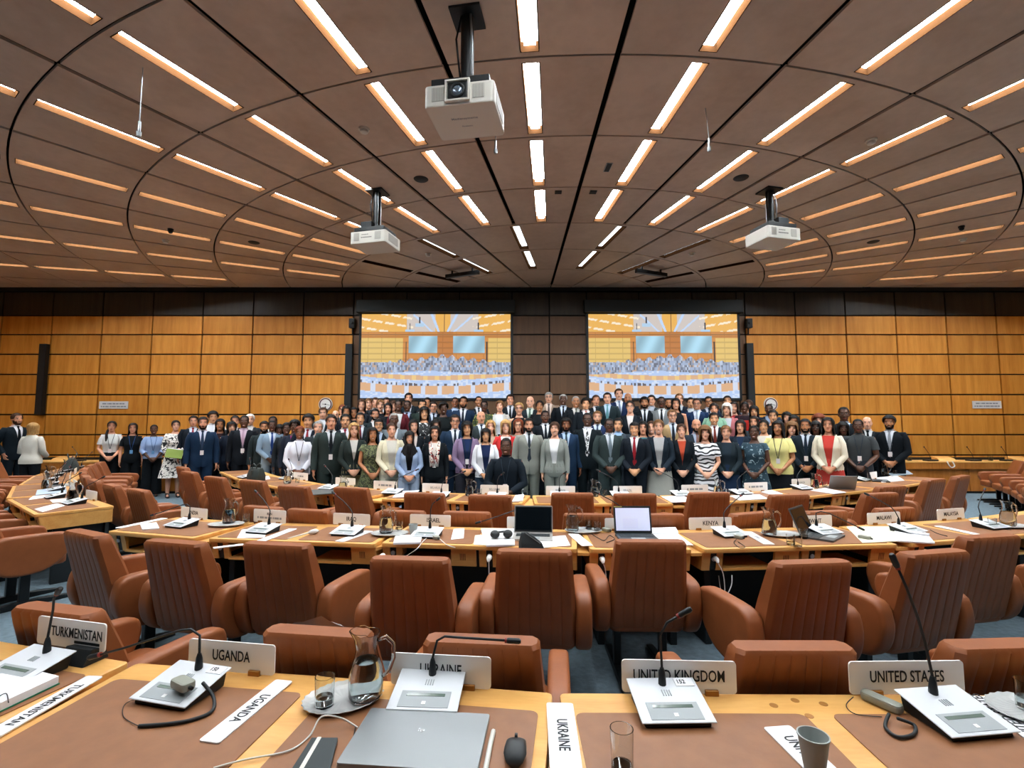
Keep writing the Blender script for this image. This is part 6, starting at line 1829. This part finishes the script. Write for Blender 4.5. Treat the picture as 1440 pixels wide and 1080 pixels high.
for x, l in ((-5.02, 'first'), (6.97, 'second')):
    t = thing('wall_clock', f'round white wall clock with dark rim near the {l} column loudspeaker', 'clock', (x, WALL_Y - .02, 2.11), 0, 'wall clocks')
    m = MB(); m.tube([(0, .02, 0), (0, -.004, 0)], .185, 32); m.build('case', OFFWHITE, t)
    m = MB(); m.tube([(0, .0, 0), (0, -.010, 0)], .15, 32); m.build('face', plain('clock_face', 'e8e6e4', .5), t)
    w_ = torus(.152, .014, (0, 0, 0), 36, 6); w_.v = [(y, x_ - .008, z) for x_, y, z in w_.v]; w_.build('rim', plain('clock_rim', '5c2a2c', .5), t, smooth='all')
    m = MB(); m.box((.055, -.0125, -.012), (.13, .004, .010), Matrix.Rotation(radians(14), 3, 'Y')); m.build('minute_hand', INK, t)
    m = MB(); m.box((-.04, -.0125, .004), (.09, .004, .012), Matrix.Rotation(radians(4), 3, 'Y')); m.build('hour_hand', INK, t)
    m = MB(); m.tube([(0, -.010, 0), (0, -.016, 0)], .02, 14); m.build('hub', INK, t)
    m = MB(); m.tube([(0, -.010, -.075), (0, -.013, -.075)], .018, 14); m.build('small_dial', INK, t)

# ================================================================== projectors and other ceiling things
PW = plain('projector_white', 'cfccc2', .45)
PG = plain('projector_grille', '9c9a92', .6)
def projector(x, y, ztop, label, front, yaw=0.0, W_=.52, box_side=0, text=True):
    t = thing('projector', label, 'projector', (x, y, ztop), yaw, 'ceiling projectors')
    D_, Hh = .50, .19
    m = MB(); m.prism(round_rect(W_, D_, .03, 4), -Hh, 0); bd = m.build('body', PW, t, .012)
    # near face carries either the lens or the connectors
    if front:
        m = MB(); m.box((-.01, -D_ / 2 - .004, -.075), (.17, .02, .15)); m.build('lens_recess', BLACK, t, .02)
        m = MB(); rr = torus(.055, .012, (0, 0, 0), 24, 8); rr.v = [(a + -.01, c_ * 0 - D_ / 2 - .018 + b_ * 0 + q * 0, 0) for a, b_, c_ in [] for q in []] or [(yy - .01, xx - D_ / 2 - .016, zz - .075) for xx, yy, zz in rr.v]; rr.build('lens_barrel', RUBBER, t, smooth='all')
        m = MB(); m.ball((-.01, -D_ / 2 - .012, -.075), (.045, .02, .045), 16, 10); m.build('lens', plain('lens_glass', '8fa0b0', .05, metal=.6), t, smooth=True)
        w_ = MB(); w_.box((-.01, -D_ / 2 - .006, -.075), (.21, .012, .185)); 
        m = MB()
        for dx, dz, sx_, sz_ in ((0, .086, .20, .018), (0, -.086, .20, .018), (-.098, 0, .018, .19), (.098, 0, .018, .19)): m.box((-.01 + dx, -D_ / 2 - .014, -.075 + dz), (sx_, .03, sz_))
        m.build('lens_frame', PW, t, .004)
        gr = ((-.18, .11), (.165, .10))
    else:
        gr = ((-.19, .09), (.17, .10))
        for i in range(7):
            m = MB(); m.box((-.10 + i * .026, -D_ / 2 - .002, -.10), (.015, .006, .012)); m.build('connector', BLACK, t)
        for i in range(4):
            m = MB(); m.box((-.09 + i * .03, -D_ / 2 - .002, -.055), (.018, .006, .008)); m.build('connector', RUBBER, t)
    for cx, w_ in gr:
        g = MB(); g.box((cx, -D_ / 2 - .001, -.085), (w_, .004, .12)); go = g.build('vent', PG, t)
        for i in range(8):
            s = MB(); s.box((cx - w_ / 2 + (i + .5) * w_ / 8, -D_ / 2 - .0045, -.085), (.003, .003, .115)); s.build('vent_slat', PW, go)
    g = MB(); g.box((W_ / 2 + .001, 0, -.085), (.004, .3, .12)); g.build('side_vent', PG, t)
    if front and text:
        for s_, yy, sz, mt in (('Mediensysteme', -.06, .042, INKFAINT), ('Panasonic', .05, .028, INKFAINT)):
            l = ob('lettering', text_mesh(s_, sz, .9), mt, t); l.matrix_local = Matrix.Translation((0, yy, -Hh - .0015)) @ Matrix.Rotation(pi, 4, 'X')
    # bracket, cable bundle, pole, ceiling plate
    m = MB(); m.box((0, -.02, .045), (W_ * .84, D_ * .8, .06)); m.build('mount_plate', BLACK, t, .004)
    if box_side:
        m = MB(); m.box((box_side * .10, -.08, .135), (.19, .12, .13)); m.build('receiver_box', DARK, t, .008)
    for i in range(5):
        m = MB(); r = .065 + .02 * (i % 3); ph = i * 1.3
        m.tube([(r * cos(ph + a * .7), r * sin(ph + a * .7), .06 + .022 * i + .012 * sin(a * 2)) for a in range(9)], .0085, 6); m.build('cable_coil', BLACK if i != 2 else GREYP, t, smooth='all')
    L = CEIL - ztop
    m = MB(); m.tube([(0, .02, .04), (0, .02, L - .01)], .06, 14); m.build('pole', BLACK, t, smooth=True)
    m = MB(); m.tube([(.045, -.04, .12), (.06, -.05, L * .6), (.04, -.03, L - .02)], .010, 6); m.build('cable', GREYP, t, smooth='all')
    m = MB(); m.tube([(-.05, -.03, .2), (-.09, -.03, L * .7), (-.05, -.01, L - .02)], .009, 6); m.build('cable', BLACK, t, smooth='all')
    m = MB(); m.box((0, .02, L - .012), (.28, .28, .024)); m.build('ceiling_plate', BLACK, t, .003)
    return t
# unprojected from their bodies and ceiling plates
pc = un(652, 116, Y=3.9); projector(pc.x, 4.15, pc.z, 'large white projector with lens towards the viewer, nearest on the ceiling', True, radians(-9), .60)
pl_ = un(527, 324, Y=7.3); projector(pl_.x - .05, 7.55, pl_.z, 'white projector with connectors towards the viewer, left of the screens', False, radians(-14), .60, -1)
pr_ = un(1087, 320, Y=7.3); projector(pr_.x + .09, 7.5, pr_.z, 'white projector with connectors towards the viewer, right of the screens', False, radians(14), .60, 1)
def detector(x, y, label, r=.055):
    p = un(x, y, CEIL); t = thing('smoke_detector', label, 'smoke detector', (p.x, p.y, CEIL), 0, 'smoke detectors on the ceiling')
    m = MB(); m.lathe([(.001, 0), (r * 1.1, 0), (r * 1.1, -.018), (r * .9, -.02), (.001, -.02)], 20); m.build('base', OFFWHITE, t, smooth=True)
    m = MB(); m.lathe([(r * .8, -.02), (r * .8, -.05), (r * .5, -.06), (.001, -.06)], 20); m.build('head', OFFWHITE, t, smooth=True)
for x, y, l in ((512, 181, 'left of the nearest projector'), (602, 357, 'left of the centre near the wall'), (973, 356, 'right of the centre near the wall'), (1225, 197, 'above the right projector'), (233, 338, 'far out on the left'), (1354, 336, 'far out on the right')):
    detector(x, y, f'white smoke detector on the ceiling {l}', .06)
def ceil_speaker(x, y, label):
    p = un(x, y, CEIL); m = MB(); m.lathe([(.001, -.008), (.10, -.008), (.11, 0), (.001, 0)], 24); o = m.build('ceiling_loudspeaker', DARK, smooth=True); o.location = (p.x, p.y, CEIL)
    tag(o, label, 'loudspeaker', 'round ceiling loudspeakers')
for x, y, l in ((592, 252, 'left of the nearest projector'), (1042, 250, 'above the right projector'), (357, 341, 'far out on the left'), (1228, 340, 'far out on the right')):
    ceil_speaker(x, y, f'round dark loudspeaker grille in the ceiling {l}')
for x, y, l, w_ in ((855, 235, 'larger silver framed vent', (.07, .22)), (834, 270, 'small dark socket nearest the vent', (.09, .09)), (785, 270, 'small dark socket by the long dark joint', (.09, .09))):
    p = un(x, y, CEIL); t = thing('ceiling_socket', f'{l} in the ceiling right of centre', 'ceiling socket', (p.x, p.y, CEIL), radians(ang_of(p)))
    m = MB(); m.box((0, 0, -.005), (w_[0] + .02, w_[1] + .02, .01)); m.build('frame', STEEL if w_[1] > .1 else BLACK, t)
    m = MB(); m.box((0, 0, -.008), w_ + (.008,)); m.build('insert', DARK, t)
def hanging_mic(x, y0, y1, label, tilt=0.0):
    p = un(x, y0, CEIL); q = un(x, y1, Y=p.y)
    t = thing('hanging_microphone', label, 'microphone', (p.x, p.y, CEIL), 0, 'microphones hanging from the ceiling')
    L = CEIL - q.z
    m = MB(); m.tube([(0, 0, 0), (tilt, 0, -L + .16)], .005, 6); m.build('wire', GREYP, t)
    m = MB(); m.tube([(tilt, 0, -L + .16), (tilt, 0, -L + .05)], .014, 10); m.build('stem', STEEL, t, smooth=True)
    m = MB(); m.tube([(tilt, 0, -L + .055), (tilt, 0, -L + .05), (tilt, 0, -L)], [.016, .024, .021], 10); m.build('capsule', GREYP, t, smooth=True)
hanging_mic(201, 95, 192, 'grey microphone hanging on a long wire at upper left')
hanging_mic(697, 172, 216, 'silver microphone hanging behind the nearest projector')
hanging_mic(992, 152, 213, 'silver microphone hanging right of the nearest projector', .03)
def light_bar(x, y, label, yaw):
    p = un(x, y, CEIL - .12); t = thing('track_light', label, 'track light', (p.x, p.y, CEIL), yaw, 'black light bars hung from the ceiling')
    m = MB(); m.box((0, 0, -.12), (.9, .10, .09)); m.build('bar', BLACK, t, .01)
    for sx in (-1, 1):
        m = MB(); m.box((sx * .28, 0, -.04), (.03, .04, .08)); m.build('hanger', BLACK, t)
    for i in range(4):
        m = MB(); m.box((-.3 + i * .2, -.052, -.12), (.16, .006, .06)); m.build('lamp_face', RUBBER, t)
light_bar(650, 386, 'black light bar hanging under the ceiling above the first screen', radians(-24))
light_bar(916, 384, 'black light bar hanging under the ceiling above the second screen', radians(24))
for x, y, l in ((240, 322, 'left'), (1352, 318, 'right')):
    p = un(x, y, CEIL); t = thing('ceiling_camera', f'small black dome camera on the ceiling, far {l}', 'camera', (p.x, p.y, CEIL), 0, 'dome cameras on the ceiling')
    m = MB(); m.lathe([(.001, 0), (.05, 0), (.05, -.03), (.001, -.03)], 16); m.build('base', BLACK, t)
    m = MB(); m.ball((0, 0, -.05), .04, 12, 8); m.build('dome', RUBBER, t, smooth=True)
